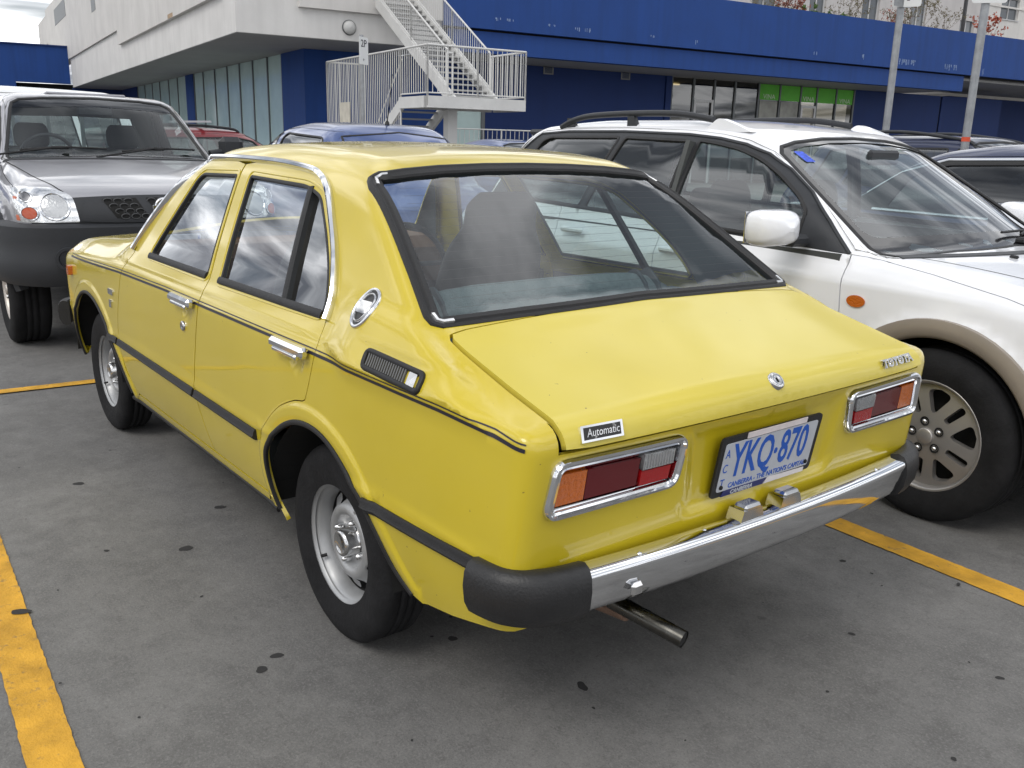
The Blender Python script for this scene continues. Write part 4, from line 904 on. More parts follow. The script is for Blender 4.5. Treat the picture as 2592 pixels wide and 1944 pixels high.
def under(root, x0, x1, w, z=.30, tyre_w=.25):
    u = MB(); u.box(((x0+x1)/2, 0, z+.04), (x1-x0, w*2-.5, .14)); u.build('underbody', M_DARK, root)

def build_wagon():
    """white station wagon reversed in beside the sedan (local x forward, origin under the front axle)"""
    WHITE = paint('white_paint', (.80, .81, .84), .35, coat=1.); BEIGE = mat('beige_cladding', (.25, .215, .175), .45, coat=.4, var=.08)
    root = empty('station_wagon', (-.555, -2.385, 0), R(177), 'white station wagon with roof rails and beige wheel arch cladding beside the yellow sedan', 'car')
    q = dict(W=Spl((-3.8, .80), (-3.3, .84), (-2.4, .856), (-1.2, .860), (-.2, .856), (.35, .84), (.75, .79), (.95, .72)),
             PZ=Spl((.2, -.06), (.32, -.03), (.45, -.008), (.6, 0), (.75, 0), (.87, -.004)), cz=.875, cs=-.0, cslope=.45,
             flare=[(0, .34, .40, .012), (-2.65, .34, .40, .012)],
             T=Spl((-3.9, 1.05), (-2.0, 1.05), (-.6, 1.00), (-.35, .985), (-.1, .968), (.2, .935), (.5, .882), (.75, .815), (.95, .72)),
             rear=Spl((.3, -3.66), (.6, -3.72), (.95, -3.62), (1.2, -3.45)), front=Spl((.2, .86), (.45, .92), (.65, .90), (.85, .80)),
             G=Spl((.85, .850), (.98, .804), (1.1, .772), (1.2, .742), (1.3, .703), (1.4, .660), (1.5, .60)), Z=Spl((-3.4, 1.45), (-2.9, 1.510), (-2.3, 1.543), (-1.7, 1.540), (-1.3, 1.502), (-1.0, 1.44), (-.7, 1.34)),
             ws=(-.215, 1.78, .20), rw=(-3.42, .75, .10), rc=.05, kr=.11, kw=.05, gz=.965, kb=.03, k1=.10,
             belt=[(.76, .74), (.5, .835), (.2, .90), (-.1, .945), (-.40, .978), (-.47, .983), (-.8, .993), (-1.2, 1.008), (-2.0, 1.035), (-2.8, 1.058), (-3.35, 1.07)],
             gaps=[[(-.462, .98), (-.455, .86), (-.44, .7), (-.45, .45), (-.47, .28)], [(-1.56, 1.02), (-1.57, .7), (-1.57, .28)], [(-2.42, 1.04), (-2.40, .85), (-2.30, .73), (-2.18, .55), (-2.16, .28)]],
             side_names=['front_wing', 'front_door', 'rear_door', 'quarter_panel'], arch=[(0, .34, .40), (-2.65, .34, .40)], zl=.28,
             drip=[(-.47, .983), (-.62, 1.10), (-.78, 1.215), (-.93, 1.308), (-1.06, 1.372), (-1.20, 1.412), (-1.38, 1.438), (-1.6, 1.455), (-2.1, 1.468), (-2.6, 1.466), (-2.86, 1.452), (-3.02, 1.30), (-3.18, 1.065)],
             windows=[rnd([(-.745, 1.016), (-.735, 1.135), (-.80, 1.195), (-.95, 1.288), (-1.08, 1.350), (-1.22, 1.390), (-1.38, 1.414), (-1.50, 1.426), (-1.535, 1.028)], [.01, .03, .03, .05, .05, .05, .05, .015, .015]), rnd([(-1.60, 1.03), (-1.575, 1.424), (-2.06, 1.436), (-2.22, 1.05)], .02), rnd([(-2.27, 1.052), (-2.11, 1.437), (-2.74, 1.432), (-2.80, 1.41), (-2.99, 1.08)], .03)],
             hood_back=-.31, cowl_bow=.22, top_arch=.02,
             wsl=[(0., 1.455), (.25, 1.448), (.45, 1.428), (.555, 1.405), (.595, 1.375), (.655, 1.19), (.715, 1.005), (.715, .988), (.69, .984), (.40, 1.0), (0., 1.01)], rwl=[(0., 1.41), (.5, 1.39), (.58, 1.12), (0., 1.10)],
             m_ws=glass('wagon_screen', (.78, .87, .86), .8, .015))
    F = make_F(q); o = build_shell(root, F, q, WHITE, glass('clear_side_glass', (.74, .84, .82), .9), M_PLASTIC, .035)
    ws = o['windscreen']
    # black printed border of the windscreen
    bz = np.array(q['wsl']); full = on(F, dens(np.vstack([bz, (bz*[-1, 1])[::-1]]), .03, True), 'x'); full = snap(full)
    inn = np.array([(0., 1.437), (.25, 1.43), (.43, 1.412), (.53, 1.392), (.562, 1.368), (.618, 1.20), (.660, 1.07), (.645, 1.052), (.62, 1.046), (.40, 1.056), (0., 1.064)]); inn3 = snap(on(F, dens(np.vstack([inn, (inn*[-1, 1])[::-1]]), .03, True), 'x'))
    D = panel_data(F, [full, inn3], (1, 0, .8), .05, -.003, 0); put('screen_border', D, mat('frit_black', (.02, .02, .022), .12, coat=.5), ws)
    st = on(F, rounded_rect(-.505, 1.365, .045, .045, .004), 'x'); D = panel_data(F, [st], (1, 0, .8), .05, -.002, 0); put('permit_sticker', D, mat('sticker_blue', (.04, .09, .55), .5, var=.5, vscale=70), ws)
    # arch cladding, lower cladding
    for sg in (1, -1):
        for cx in (0, -2.65):
            A = np.array([(cx+.415*math.cos(t), .34+.415*math.sin(t)) for t in np.linspace(-.10, math.pi+.10, 40)])
            sweep('arch_cladding', F, on(F, A, 'y'), [(-.040, -.01), (-.038, .012), (-.01, .020), (.022, .016), (.034, .004), (.036, -.006)], BEIGE, root, False, sg < 0)
        for x0, x1 in ((.80, .40), (-.40, -2.22), (-3.08, -3.35)):
            P = on(F, dens(np.array([(x0, .40), (x1, .40)]), .05), 'y'); sweep('side_cladding', F, P, [(-.10, -.01), (-.095, .014), (.08, .018), (.10, .004), (.10, -.01)], BEIGE, root, False, sg < 0)
        # black strips along the window line
        P = on(F, dens(np.array([(-.70, 1.008), (-1.2, 1.021), (-2.0, 1.044), (-2.95, 1.070)]), .04), 'y'); sweep('belt_moulding', F, P, rib(.022, .008), M_BLACK, root, False, sg < 0)
        P = on(F, dens(np.array(q['drip'])[:-1], .03), 'y'); sweep('roof_moulding', F, P, rib(.016, .006), M_PLASTIC, root, False, sg < 0)
        for hx, hz in ((-1.42, .90), (-2.22, .93)):
            h = MB(); h.box((hx, sg*.868, hz), (.19, .03, .035), bev=.012); h.build('door_handle', WHITE, root)
        D = panel_data(F, [on(F, np.array([(-.372+.042*math.cos(t), .806+.024*math.sin(t)) for t in np.linspace(0, 2*math.pi, 24, endpoint=False)]), 'y')], (0, 1, 0), .02, .006, .008); put('side_repeater', D if sg > 0 else mir(D), M_AMBER, root)
        # mirror
        V = []; Fc = []; n = 18; C_ = np.array([(.0, .0), (.06, .5), (.13, .85), (.20, 1.), (.28, .98), (.33, .8), (.345, .45)]); C_[:, 0] -= .17
        prof = cr(np.array([(-.02, .10), (.0, .6), (.035, .92), (.075, 1.), (.10, .97), (.112, .90)]), 3)
        for d_, s_ in prof:
            for k in range(n):
                t = 2*math.pi*k/n; c_, s2 = math.cos(t), math.sin(t); V.append((-.745+.115*(1-0)-d_*1.15, sg*(1.000+.125*s_*math.copysign(abs(c_)**.45, c_)), 1.075+.076*s_*math.copysign(abs(s2)**.5, s2)))
        for i in range(len(prof)-1):
            for k in range(n): Fc.append((i*n+k, i*n+(k+1) % n, (i+1)*n+(k+1) % n, (i+1)*n+k))
        Fc += [tuple(range(n)), tuple((len(prof)-1)*n+k for k in range(n))[::-1]]
        mr = mobj('door_mirror', V, Fc, WHITE, root, smooth=True); mr.data.set_sharp_from_angle(angle=R(60))
        mg = MB(); mg.box((-.768, sg*1.0, 1.075), (.004, .215, .130), bev=.001); mg.build('mirror_glass', M_CHROME, mr)
        ma = MB(); ma.box((-.70, sg*.875, 1.02), (.10, .12, .05), bev=.015); ma.build('mirror_arm', M_PLASTIC, mr)
        # roof rail with white front foot
        zt = lambda x: float(on(F, [(x, .565)], 'z')[0][2])
        rl = MB(); pts = cr(np.array([(-2.72, sg*.575, zt(-2.72)+.0), (-2.62, sg*.57, zt(-2.62)+.032), (-2.45, sg*.565, zt(-2.45)+.052), (-2.1, sg*.56, zt(-2.1)+.060), (-1.75, sg*.56, zt(-1.75)+.056), (-1.5, sg*.56, zt(-1.5)+.036)]), 6); rl.tube(pts, .017, 8)
        for fx in (-2.62, -2.08): rl.prism([(-.05, 0), (.03, 0), (.0, .056), (-.05, .056)], (fx, sg*.562+.012, zt(fx)-.008), (1, 0, 0), (0, 0, 1), .024)
        ro = rl.build('roof_rail', M_PLASTIC, root)
        ft = MB(); ft.prism(cr(np.array([(.16, -.015), (.06, .020), (-.02, .044), (-.05, .049), (-.075, .042), (-.11, .018), (-.165, -.015)]), 4), (-1.39, sg*.562+.02, zt(-1.39)+.0), (1, 0, 0), (0, 0, 1), .04); ft.build('rail_foot', WHITE, ro)
        simple_wheel(root, 0, .765, .338, .225, .217, sg, mat('dull_alloy', (.38, .365, .35), .38, metal=.7, var=.1), 5, 'twin'); simple_wheel(root, -2.65, .765, .338, .225, .217, sg, MATS['dull_alloy'], 5, 'twin')
        wheel_well(0, .42, .35, .83, root, .33, sg); wheel_well(-2.65, .42, .35, .83, root, .33, sg)
        hl = on(F, rnd([(.42, .62), (.74, .60), (.72, .70), (.44, .74)], .02), 'x'); D = panel_data(F, [hl], (1, .3, .3), .04, .004, .01); put('headlight', D if sg > 0 else mir(D), M_CLEAR, root)
        for x_, l_ in ((.05, 0), (.02, 0)): pass
    # bonnet gap lines, washers, wipers
    for sg in (1, -1):
        P = on(F, cr(np.array([(-.315, .69), (-.28, .655), (-.18, .635), (.1, .61), (.4, .58), (.7, .52)]), 6), 'z'); sweep('bonnet_gap', F, P, [(-.003, .0008), (.003, .0008)], M_DARK, o['bonnet'], False, sg < 0, False)
        w_ = MB(); c = on(F, [(-.05, .30)], 'z')[0]; w_.box((c[0], sg*c[1], c[2]+.005), (.035, .018, .014), bev=.005); w_.build('washer_jet', M_BLACK, o['bonnet'])
    cw = MB(); n = 24; t = np.linspace(-1, 1, n); 
    P = on(F, np.stack([-.30+.215*(1-t*t), .70*t], -1), 'z'); sweep('cowl_grille', F, P, [(-.035, -.02), (-.035, .003), (.02, .004), (.02, -.02)], M_PLASTIC, root)
    for y0, y1 in ((.52, -.04), (.10, .62)):
        pw = on(F, [(y0, 1.022), (y1, 1.040), ((y0+y1)/2, 1.04)], 'x'); N_ = grad(F, pw); b = pw+N_*.025; wp = MB(); wp.tube([b[0]+[.02, 0, -.02], (b[0]+b[1])/2+[.008, 0, -.004]], .007, 6); wp.tube([b[0]*.12+b[1]*.88, b[0]*.5+b[1]*.5+N_[0]*.006, b[0]*.9+b[1]*.1], .006, 6); wp.box(tuple(b[0]+[.02, 0, -.02]), (.05, .05, .03), bev=.01); wp.build('wiper', M_BLACK, root)
    sp = MB(); sp.box((-3.02, 0, 1.462), (.16, 1.10, .035), bev=.015); sp.build('rear_spoiler', M_PLASTIC, root)
    # cabin
    for y in (.37, -.37): seat(root, -1.36, y, .32, 1.23)
    seat(root, -2.25, .40, .32, 1.14); seat(root, -2.25, -.40, .32, 1.14)
    steer(root, -.98, -.37, .96)
    d_ = MB(); d_.box((-.52, 0, .86), (.50, 1.42, .22), bev=.05); d_.box((-.74, -.37, .96), (.2, .36, .1), bev=.04); d_.build('dashboard', mat('dash_grey', (.055, .06, .06), .7), root)
    im = MB(); im.box((-.90, .0, 1.365), (.03, .24, .07), bev=.012); im.build('interior_mirror', M_PLASTIC, root)
    for sg in (1, -1): tr = MB(); tr.box((-1.6, sg*.80, .70), (2.2, .03, .56)); tr.build('door_trim', mat('trim_grey', (.07, .075, .075), .7), root)
    for sg in (1, -1):
        bp = MB(); bp.bar((-1.565, sg*.77, 1.0), (-1.54, sg*.66, 1.42), .03, .06); bp.build('pillar_trim', MATS['trim_grey'], root)
    under(root, -3.5, .8, .85)
    return root

def build_pickup():
    """silver-grey pickup nosed up to the head of the bay (local x forward, origin under the front axle)"""
    SIL = paint('silver_paint', (.36, .36, .385), .35, metal=.45, coat=1.); GP = mat('grey_bumper_plastic', (.021, .023, .027), .55, bump=.1, bscale=200, var=.12, vscale=3)
    root = empty('pickup_truck', (4.66, -.12, 0), R(177.2), 'silver pickup truck with dark plastic bumper and honeycomb grille facing the yellow sedan', 'pickup truck')
    q = dict(W=Spl((-3.9, .84), (-1.5, .86), (-.2, .865), (.3, .85), (.6, .80), (.8, .72)), PZ=Spl((.35, -.05), (.55, -.008), (.7, 0), (.9, -.002), (1.05, -.02), (1.2, -.07)),
             flare=[(0, .40, .46, .03), (-2.95, .40, .46, .03)],
             T=Spl((-3.9, 1.14), (-2.3, 1.16), (-.9, 1.215), (-.55, 1.20), (-.2, 1.165), (.2, 1.115), (.5, 1.065), (.65, 1.02), (.8, .93)), rear=Spl((.3, -2.30), (1.2, -2.30)), front=Spl((.3, .70), (.5, .76), (.85, .765), (1.0, .735), (1.1, .66)),
             G=Spl((1.0, .82), (1.2, .775), (1.4, .715), (1.6, .65), (1.7, .61), (1.8, .55)), Z=Spl((-2.3, 1.63), (-1.9, 1.685), (-1.5, 1.69), (-1.25, 1.672), (-1.05, 1.62), (-.9, 1.55)),
             ws=(-.195, 1.42, .13), rw=(-2.30, .34, .02), rc=.05, kr=.11, kw=.05, krw=.06, gz=1.1, kb=.04, k1=.12, k3=.13, fb=.10, tc=.025,
             belt=[(.62, .99), (.3, 1.06), (-.2, 1.13), (-.52, 1.175), (-.62, 1.185), (-1.4, 1.175), (-2.19, 1.165)],
             gaps=[[(-.70, 1.18), (-.68, .8), (-.70, .45)], [(-1.90, 1.17), (-1.90, .45)]], side_names=['front_wing', 'front_door', 'cab_side'], arch=[(0, .40, .46)], zl=.45,
             drip=[(-.62, 1.185), (-.80, 1.33), (-1.0, 1.475), (-1.14, 1.565), (-1.25, 1.60), (-1.45, 1.618), (-1.85, 1.612), (-1.98, 1.59), (-2.06, 1.51), (-2.19, 1.17)],
             windows=[rnd([(-.90, 1.22), (-1.22, 1.545), (-1.40, 1.57), (-1.80, 1.565), (-1.82, 1.21)], .03)],
             hood_back=-.52, cowl_bow=.14, top_arch=.025,
             wsl=[(0., 1.655), (.35, 1.645), (.52, 1.628), (.575, 1.60), (.60, 1.55), (.69, 1.28), (.705, 1.215), (.69, 1.20), (.45, 1.215), (0., 1.23)], rw_top=True, rwl=[(0., 1.54), (.50, 1.53), (.57, 1.26), (0., 1.25)],
             m_ws=glass('pickup_screen', (.84, .90, .89), .42, .006))
    F = make_F(q); o = build_shell(root, F, q, SIL, glass('clear_side_glass'), mat('frame_black', (.02, .02, .02), .5), .04, m_low=GP)
    # shade band at the top of the windscreen
    bz = np.array([(0., 1.653), (.35, 1.643), (.52, 1.626), (.57, 1.598), (.585, 1.565), (0., 1.592)]); f3 = snap(on(F, dens(np.vstack([bz, (bz*[-1, 1])[::-1]]), .03, True), 'x')); D = panel_data(F, [f3], (1, 0, .8), .06, -.004, 0); put('shade_band', D, glass('shade_band_glass', (.20, .22, .27), .4), o['windscreen'])
    # bonnet shut lines
    for sg in (1, -1):
        P = on(F, cr(np.array([(-.48, .735), (-.30, .725), (.0, .70), (.3, .66), (.52, .60), (.60, .56)]), 6), 'z'); sweep('bonnet_gap', F, P, [(-.004, .001), (.004, .001)], M_DARK, o['bonnet'], False, sg < 0, False)
    sc = MB(); P = on(F, [(.02, .30), (.02, -.30)], 'z')
    # grille bar (dark), honeycomb openings
    fx = lambda y, z: on(F, [(y, z)], 'x')[0]
    gl = np.array([(0, 1.005), (.30, 1.0), (.45, .99), (.50, .86), (.30, .850), (0, .850)]); f3 = snap(on(F, dens(np.vstack([gl, (gl*[-1, 1])[::-1]]), .03, True), 'x'))
    D = panel_data(F, [f3], (1, 0, 0), .04, .012, .02); gr = put('grille_surround', D, GP, root)
    def mesh_area(poly, sg):
        P2 = np.array(poly)*[sg, 1]; D = panel_data(F, [on(F, dens(P2, .02, True), 'x')], (1, 0, 0), .04, .0135, 0); bk = put('grille_mesh', D, M_DARK, gr)
        lo = P2.min(0); hi = P2.max(0); m = MB(); row = 0; z = lo[1]+.012
        V = []
        while z < hi[1]:
            y = lo[0]+(.030 if row % 2 else 0)
            while y < hi[0]:
                if inpoly(np.array([[y, z]]), P2)[0]:
                    c = fx(y, z); m.tube([(c[0]+.016, y+.026*math.cos(t), z+.016*math.sin(t)) for t in np.linspace(0, 2*math.pi, 12, endpoint=False)], .0038, 4, closed=True)
                y += .060
            z += .031; row += 1
        m.build('honeycomb', mat('mesh_grey', (.06, .062, .065), .5), bk)
    for sg in (1, -1):
        mesh_area([(.085, .99), (.335, .985), (.255, .872), (.085, .872)] if False else [(.16, .99), (.36, .983), (.29, .875), (.10, .875)], sg)
        mesh_area([(.0, .99), (.10, .99), (.04, .875), (.0, .875)], sg)
        # headlight with round reflectors and indicator
        ho = rnd([(.50, .855), (.82, .850), (.825, 1.03), (.79, 1.058), (.62, 1.055), (.52, 1.01)], [.01, .02, .03, .03, .03, .03], 4)
        D = panel_data(F, [on(F, dens(ho*[sg, 1], .02, True), 'x')], (1, .35*sg, .25), .03, .004, .02); hl = put('headlight', D, mat('lamp_reflector', (.78, .79, .80), .12, metal=.85, var=.15, vscale=25, rvar=.1), root)
        rim_ = lambda cy, cz, r, wd: sweep('lamp_ring', F, on(F, [(sg*cy+r*math.cos(t), cz+r*math.sin(t)*.95) for t in np.linspace(0, 2*math.pi, 28, endpoint=False)], 'x'), [(-wd, .003), (-wd*.5, .012), (wd*.5, .012), (wd, .003)], M_CHROME, hl, True)
        def dome(cy, cz, r, m_, out_, nm):
            loop = on(F, [(sg*cy+r*math.cos(t), cz+r*math.sin(t)*.95) for t in np.linspace(0, 2*math.pi, 24, endpoint=False)], 'x'); D = panel_data(F, [loop], (1, 0, 0), .02, out_, .004); put(nm, D, m_, hl)
        rim_(.625, .945, .078, .010); dome(.625, .945, .070, M_CLEAR, .008, 'main_reflector'); rim_(.755, .905, .040, .007); dome(.755, .905, .034, mat('orange_red_lens', (.42, .06, .012), .15, coat=.6), .012, 'indicator_lens'); rim_(.765, 1.000, .030, .006); dome(.765, 1.0, .024, mat('lamp_grey', (.2, .2, .21), .15, metal=.7), .008, 'park_lens')
        D = panel_data(F, [on(F, rounded_rect(sg*.811, .93, .012, .14, .003), 'x')], (1, sg*.4, .2), .03, .007, .005); put('side_reflector', D, mat('reflector_orange', (.5, .12, .05), .3), hl)
        # fog lamp blank in the bumper
        sweep('fog_lamp_ring', F, on(F, [(sg*.60+.062*math.cos(t), .640+.062*math.sin(t)) for t in np.linspace(0, 2*math.pi, 28, endpoint=False)], 'x')+[.12, 0, 0], [(-.012, -.01), (-.008, .008), (.008, .008), (.012, -.01)], GP, root, True)
        # wing flares
        A = np.array([(.47*math.cos(t), .40+.47*math.sin(t)) for t in np.linspace(.05, math.pi-.0, 36)]); sweep('arch_flare', F, on(F, A, 'y'), [(-.05, -.02), (-.05, .03), (.0, .045), (.035, .02), (.045, -.005)], GP, root, False, sg < 0)
        simple_wheel(root, 0, .77, .36, .25, .205, sg, mat('pale_alloy', (.50, .46, .42), .4, metal=.5), 6); simple_wheel(root, -2.95, .77, .36, .25, .205, sg, MATS['pale_alloy'], 6); wheel_well(0, .47, .3, .84, root, .40, sg)
        mr = MB(); mr.box((-.86, sg*.985, 1.30), (.09, .20, .17), bev=.04); mr.tube([(-.84, sg*.80, 1.25), (-.86, sg*.92, 1.27)], .025, 8); mr.build('door_mirror', M_PLASTIC, root)
    # emblem
    c = fx(0, .938); em = MB(); em.tube([(c[0]+.024, .055*math.cos(t), c[2]+.055*math.sin(t)) for t in np.linspace(0, 2*math.pi, 32, endpoint=False)], .0095, 8, closed=True); em.box((c[0]+.026, 0, c[2]), (.016, .150, .030), bev=.003); eo = em.build('emblem', M_CHROME, root)
    text_mesh('emblem_lettering', 'NISSAN', .026, M_DARK, eo, frame_mat((c[0]+.0345, 0, c[2]), (0, 1, 0), (0, 0, 1)), sx=1.1, depth=.0005, bold=.0006)
    # bumper
    def bsec(y):
        t = abs(y)/.86; return .10-.06*t**4
    V = []; Fc = []; sec = [(-.12, .848), (.035, .842), (.065, .825), (.070, .74), (.066, .66), (.085, .62), (.080, .52), (.045, .465), (-.10, .455)]
    path = cr(np.array([(-.02, .915), (.22, .905), (.46, .865), (.62, .78), (.70, .66), (.735, .45), (.755, .2), (.76, 0.), (.755, -.2), (.735, -.45), (.70, -.66), (.62, -.78), (.46, -.865), (.22, -.905), (-.02, -.915)]), 5)
    P = np.array([(p[0], p[1], 0) for p in path]); t = unit(np.gradient(P, axis=0)); S = np.stack([-t[:, 1], t[:, 0], 0*t[:, 0]], -1)
    k = len(sec); 
    for i, p in enumerate(P):
        end = 1-sstep(.25, -.02, np.array(p[0])); zt = .0
        for o_, z_ in sec:
            zz = z_+(1-float(end))*.10*(z_ < .7); V.append(p+S[i]*(o_*.75)+np.array([0, 0, zz]))
    for i in range(len(P)-1):
        for j in range(k): Fc.append((i*k+j, i*k+(j+1) % k, (i+1)*k+(j+1) % k, (i+1)*k+j))
    Fc += [tuple(range(k))[::-1], tuple((len(P)-1)*k+j for j in range(k))]
    b = mobj('front_bumper', V, [f[::-1] for f in Fc], GP, root, smooth=True); b.data.set_sharp_from_angle(angle=R(50))
    pf = MB(); pf.box((.82, 0, .70), (.012, .40, .14), bev=.004); po = pf.build('number_plate', M_WHITE, root)
    for y_ in (.186, -.186): pf = MB(); pf.box((.828, y_, .70), (.003, .014, .12)); pf.build('plate_border', M_BLUEINK, po)
    # wipers, cabin, tray
    cw = MB(); t_ = np.linspace(-1, 1, 20); Pc = on(F, np.stack([-.52+.14*(1-t_*t_), .74*t_], -1), 'z'); sweep('cowl_grille', F, Pc, [(-.05, -.02), (-.05, .004), (.03, .006), (.03, -.02)], M_PLASTIC, root)
    for y0, y1 in ((.05, .62), (-.62, -.05)):
        pw = on(F, [(y0, 1.245), (y1, 1.262)], 'x'); b = pw+[.022, 0, .016]; m_ = b[0]*.55+b[1]*.45; wp = MB(); wp.tube([b[0], m_+[.01, 0, .018], b[1]], .008, 6); wp.tube([m_+[.01, 0, .018], b[0]*1.35-b[1]*.35+[.05, 0, -.035]], .008, 6); wp.box(tuple(m_+[.008, 0, .012]), (.02, .12, .022), bev=.006); wp.build('wiper', M_BLACK, root)
    for y in (.36, -.36): seat(root, -1.72, y, .55, 1.46, mat('grey_seat_cloth', (.05, .05, .05), .9, bump=.3, bscale=120))
    steer(root, -1.18, -.36, 1.20)
    d_ = MB(); d_.box((-.88, 0, 1.07), (.42, 1.40, .22), bev=.06); d_.build('dashboard', mat('dash_grey', (.055, .06, .06), .7), root)
    im = MB(); im.box((-1.10, .0, 1.555), (.03, .26, .075), bev=.012); im.build('interior_mirror', M_PLASTIC, root)
    hb = MB(); 
    for y in (-.42, -.14, .14, .42): hb.bar((-2.42, y, 1.0), (-2.42, y, 1.66), .03, .03)
    hb.bar((-2.42, -.75, 1.66), (-2.42, .75, 1.66), .05, .05); hb.bar((-2.42, -.75, 1.0), (-2.42, .75, 1.0), .05, .05); hb.build('tray_headboard', mat('rack_steel', (.25, .26, .27), .45, metal=.6), root)
    ty = MB(); ty.box((-3.2, 0, .92), (1.75, 1.75, .06)); ty.box((-3.2, .86, 1.05), (1.75, .03, .25)); ty.box((-3.2, -.86, 1.05), (1.75, .03, .25)); ty.build('tray', SIL, root)
    for sg in (1, -1): tr = MB(); tr.box((-1.45, sg*.79, .90), (1.5, .03, .50)); tr.build('door_trim', mat('trim_grey', (.07, .075, .075), .7), root)
    sk = MB(); sk.box((.40, 0, .52), (.5, 1.1, .14), bev=.04); sk.build('skid_panel', M_DARK, root)
    rp = MB(); rp.box((-1.66, 0, 1.688), (.55, .60, .02), bev=.008); rp.build('roof_panel', SIL, root)
    under(root, -3.9, .6, .84, .48)
    return root

# ------------------------------------------------------------------ plainer cars further off
def std_car(name, loc, rz, label, m_body, kind='hatch', wb=2.5, fo=.85, ro=.75, hw=.84, H=1.46, gl=None, rails=False, chrome=False, round_=.0, zdrop=.105):
    root = empty(name, loc, rz, label, 'car')
    X1 = -(wb+ro); bh = .93 if H < 1.5 else .98; gw = hw-.05
    if kind == 'sedan': rx = -(wb-.35); rw = (-(wb+.42), 1.55, .12); tail = .96
    else: rx = X1+.30; rw = (X1+.10, .55+round_, .12+round_*.3); tail = bh
    q = dict(W=Spl((X1-.1, hw-.10), (X1+.4, hw-.03), (-wb*.5, hw), (0, hw-.01), (fo*.6, hw-.06), (fo+.1, hw-.16)), PZ=Spl((.2, -.06), (.35, -.02), (.55, 0), (.75, 0), (.9, -.03), (1., -.06)),
             flare=[(0, .31, .36, .012), (-wb, .31, .36, .012)],
             T=Spl((X1-.2, tail-.02), (X1+.3, tail+.02), (-wb, bh+.06), (-.6, bh+.06), (-.3, bh+.02), (.2, bh-.06), (fo*.7, bh-.16), (fo+.1, bh-.30)),
             rear=Spl((.3, X1+.06), (.6, X1), (.9, X1+.05), (1.2, X1+.14)), front=Spl((.2, fo-.06), (.5, fo), (.8, fo-.10)),
             G=Spl((.85, gw+.02), (bh, gw-.02), (1.1, gw-.08), (1.25, gw-.145), (H-.08, gw-.22), (H, gw-.27)),
             Z=Spl((X1, H-.13-round_*.2), (rx, H-.05-round_*.05), (-wb*.68, H), (-1.35, H-.02), (-1.05, H-.07), (-.8, H-.16)),
             ws=(-.34, 1.7, .18), rw=rw, rc=.06+round_*.1, kr=.14+round_*.2, kw=.06, krw=.10+round_*.2, gz=.85, kb=.04, k1=.10,
             belt=[(fo-.14, bh-.22), (fo*.5, bh-.13), (.0, bh-.05), (-.42, bh), (-.52, bh+.004), (-1.2, bh+.02), (-wb, bh+.04)]+([(-(wb+.30), bh+.045), (X1+.12, tail-.03)] if kind == 'sedan' else [(X1+.30, bh+.045)]),
             gaps=[[(-.50, bh), (-.47, .6), (-.50, .26)], [(-wb*.5-.12, bh), (-wb*.5-.12, .26)]], side_names=['front_wing', 'front_door', 'rear_side'], arch=[(0, .31, .36), (-wb, .31, .36)], zl=.26, hood_back=-.40, cowl_bow=.2, top_arch=.012)
    zr = H-zdrop; D0 = -.52
    if kind == 'sedan':
        q['drip'] = [(D0, bh+.004), (-.80, bh+.20), (-1.02, zr-.06), (-1.2, zr-.015), (-1.6, zr), (-(wb-.45), zr-.02), (-(wb-.12), zr-.12), (-(wb+.10), zr-.28), (-(wb+.30), bh+.045)]
        q['windows'] = [rnd([(-.86, bh+.035), (-1.10, zr-.07), (-1.30, zr-.035), (-wb*.5-.09, zr-.03), (-wb*.5-.10, bh+.035)], .03), rnd([(-wb*.5-.20, bh+.04), (-wb*.5-.19, zr-.03), (-(wb-.45), zr-.055), (-(wb-.22), zr-.14), (-(wb-.10), bh+.07)], [.02, .02, .06, .06, .03])]
        q['rw_top'] = True; q['rwl'] = [(0., H-.085), (.46, H-.105), (.62, bh+.10), (0., bh+.11)]
    else:
        q['drip'] = [(D0, bh+.004), (-.80, bh+.20), (-1.02, zr-.06), (-1.2, zr-.015), (-1.6, zr), (-wb, zr-.01-round_*.08), (X1+.62, zr-.03-round_*.14), (X1+.45, zr-.09-round_*.14), (X1+.36, bh+.20), (X1+.30, bh+.045)]
        q['windows'] = [rnd([(-.86, bh+.035), (-1.10, zr-.07), (-1.30, zr-.035), (-wb*.5-.09, zr-.03), (-wb*.5-.10, bh+.035)], .03), rnd([(-wb*.5-.20, bh+.04), (-wb*.5-.19, zr-.03), (-(wb-.12), zr-.045-round_*.08), (-(wb+.02), bh+.06)], .03+round_*.2)]
        if kind == 'wagon': q['windows'].append(rnd([(-(wb+.08), bh+.065), (-(wb-.04), zr-.05), (X1+.64, zr-.07), (X1+.50, bh+.08)], .03))
        q['rwl'] = [(0., H-zdrop-.01-round_*.0), (.50, H-zdrop-.035-round_*.06), (.56, bh+.13), (0., bh+.10)]
    q['wsl'] = [(0., H-.055), (.40, H-.07), (.53, H-.10), (.60, bh+.22), (.66, bh+.055), (.64, bh+.04), (0., bh+.065)]
    F = make_F(q); o = build_shell(root, F, q, m_body, gl or glass('far_glass', (.42, .48, .47), .95), m_body if not chrome else mat('frame_black', (.02, .02, .02), .5), .05)
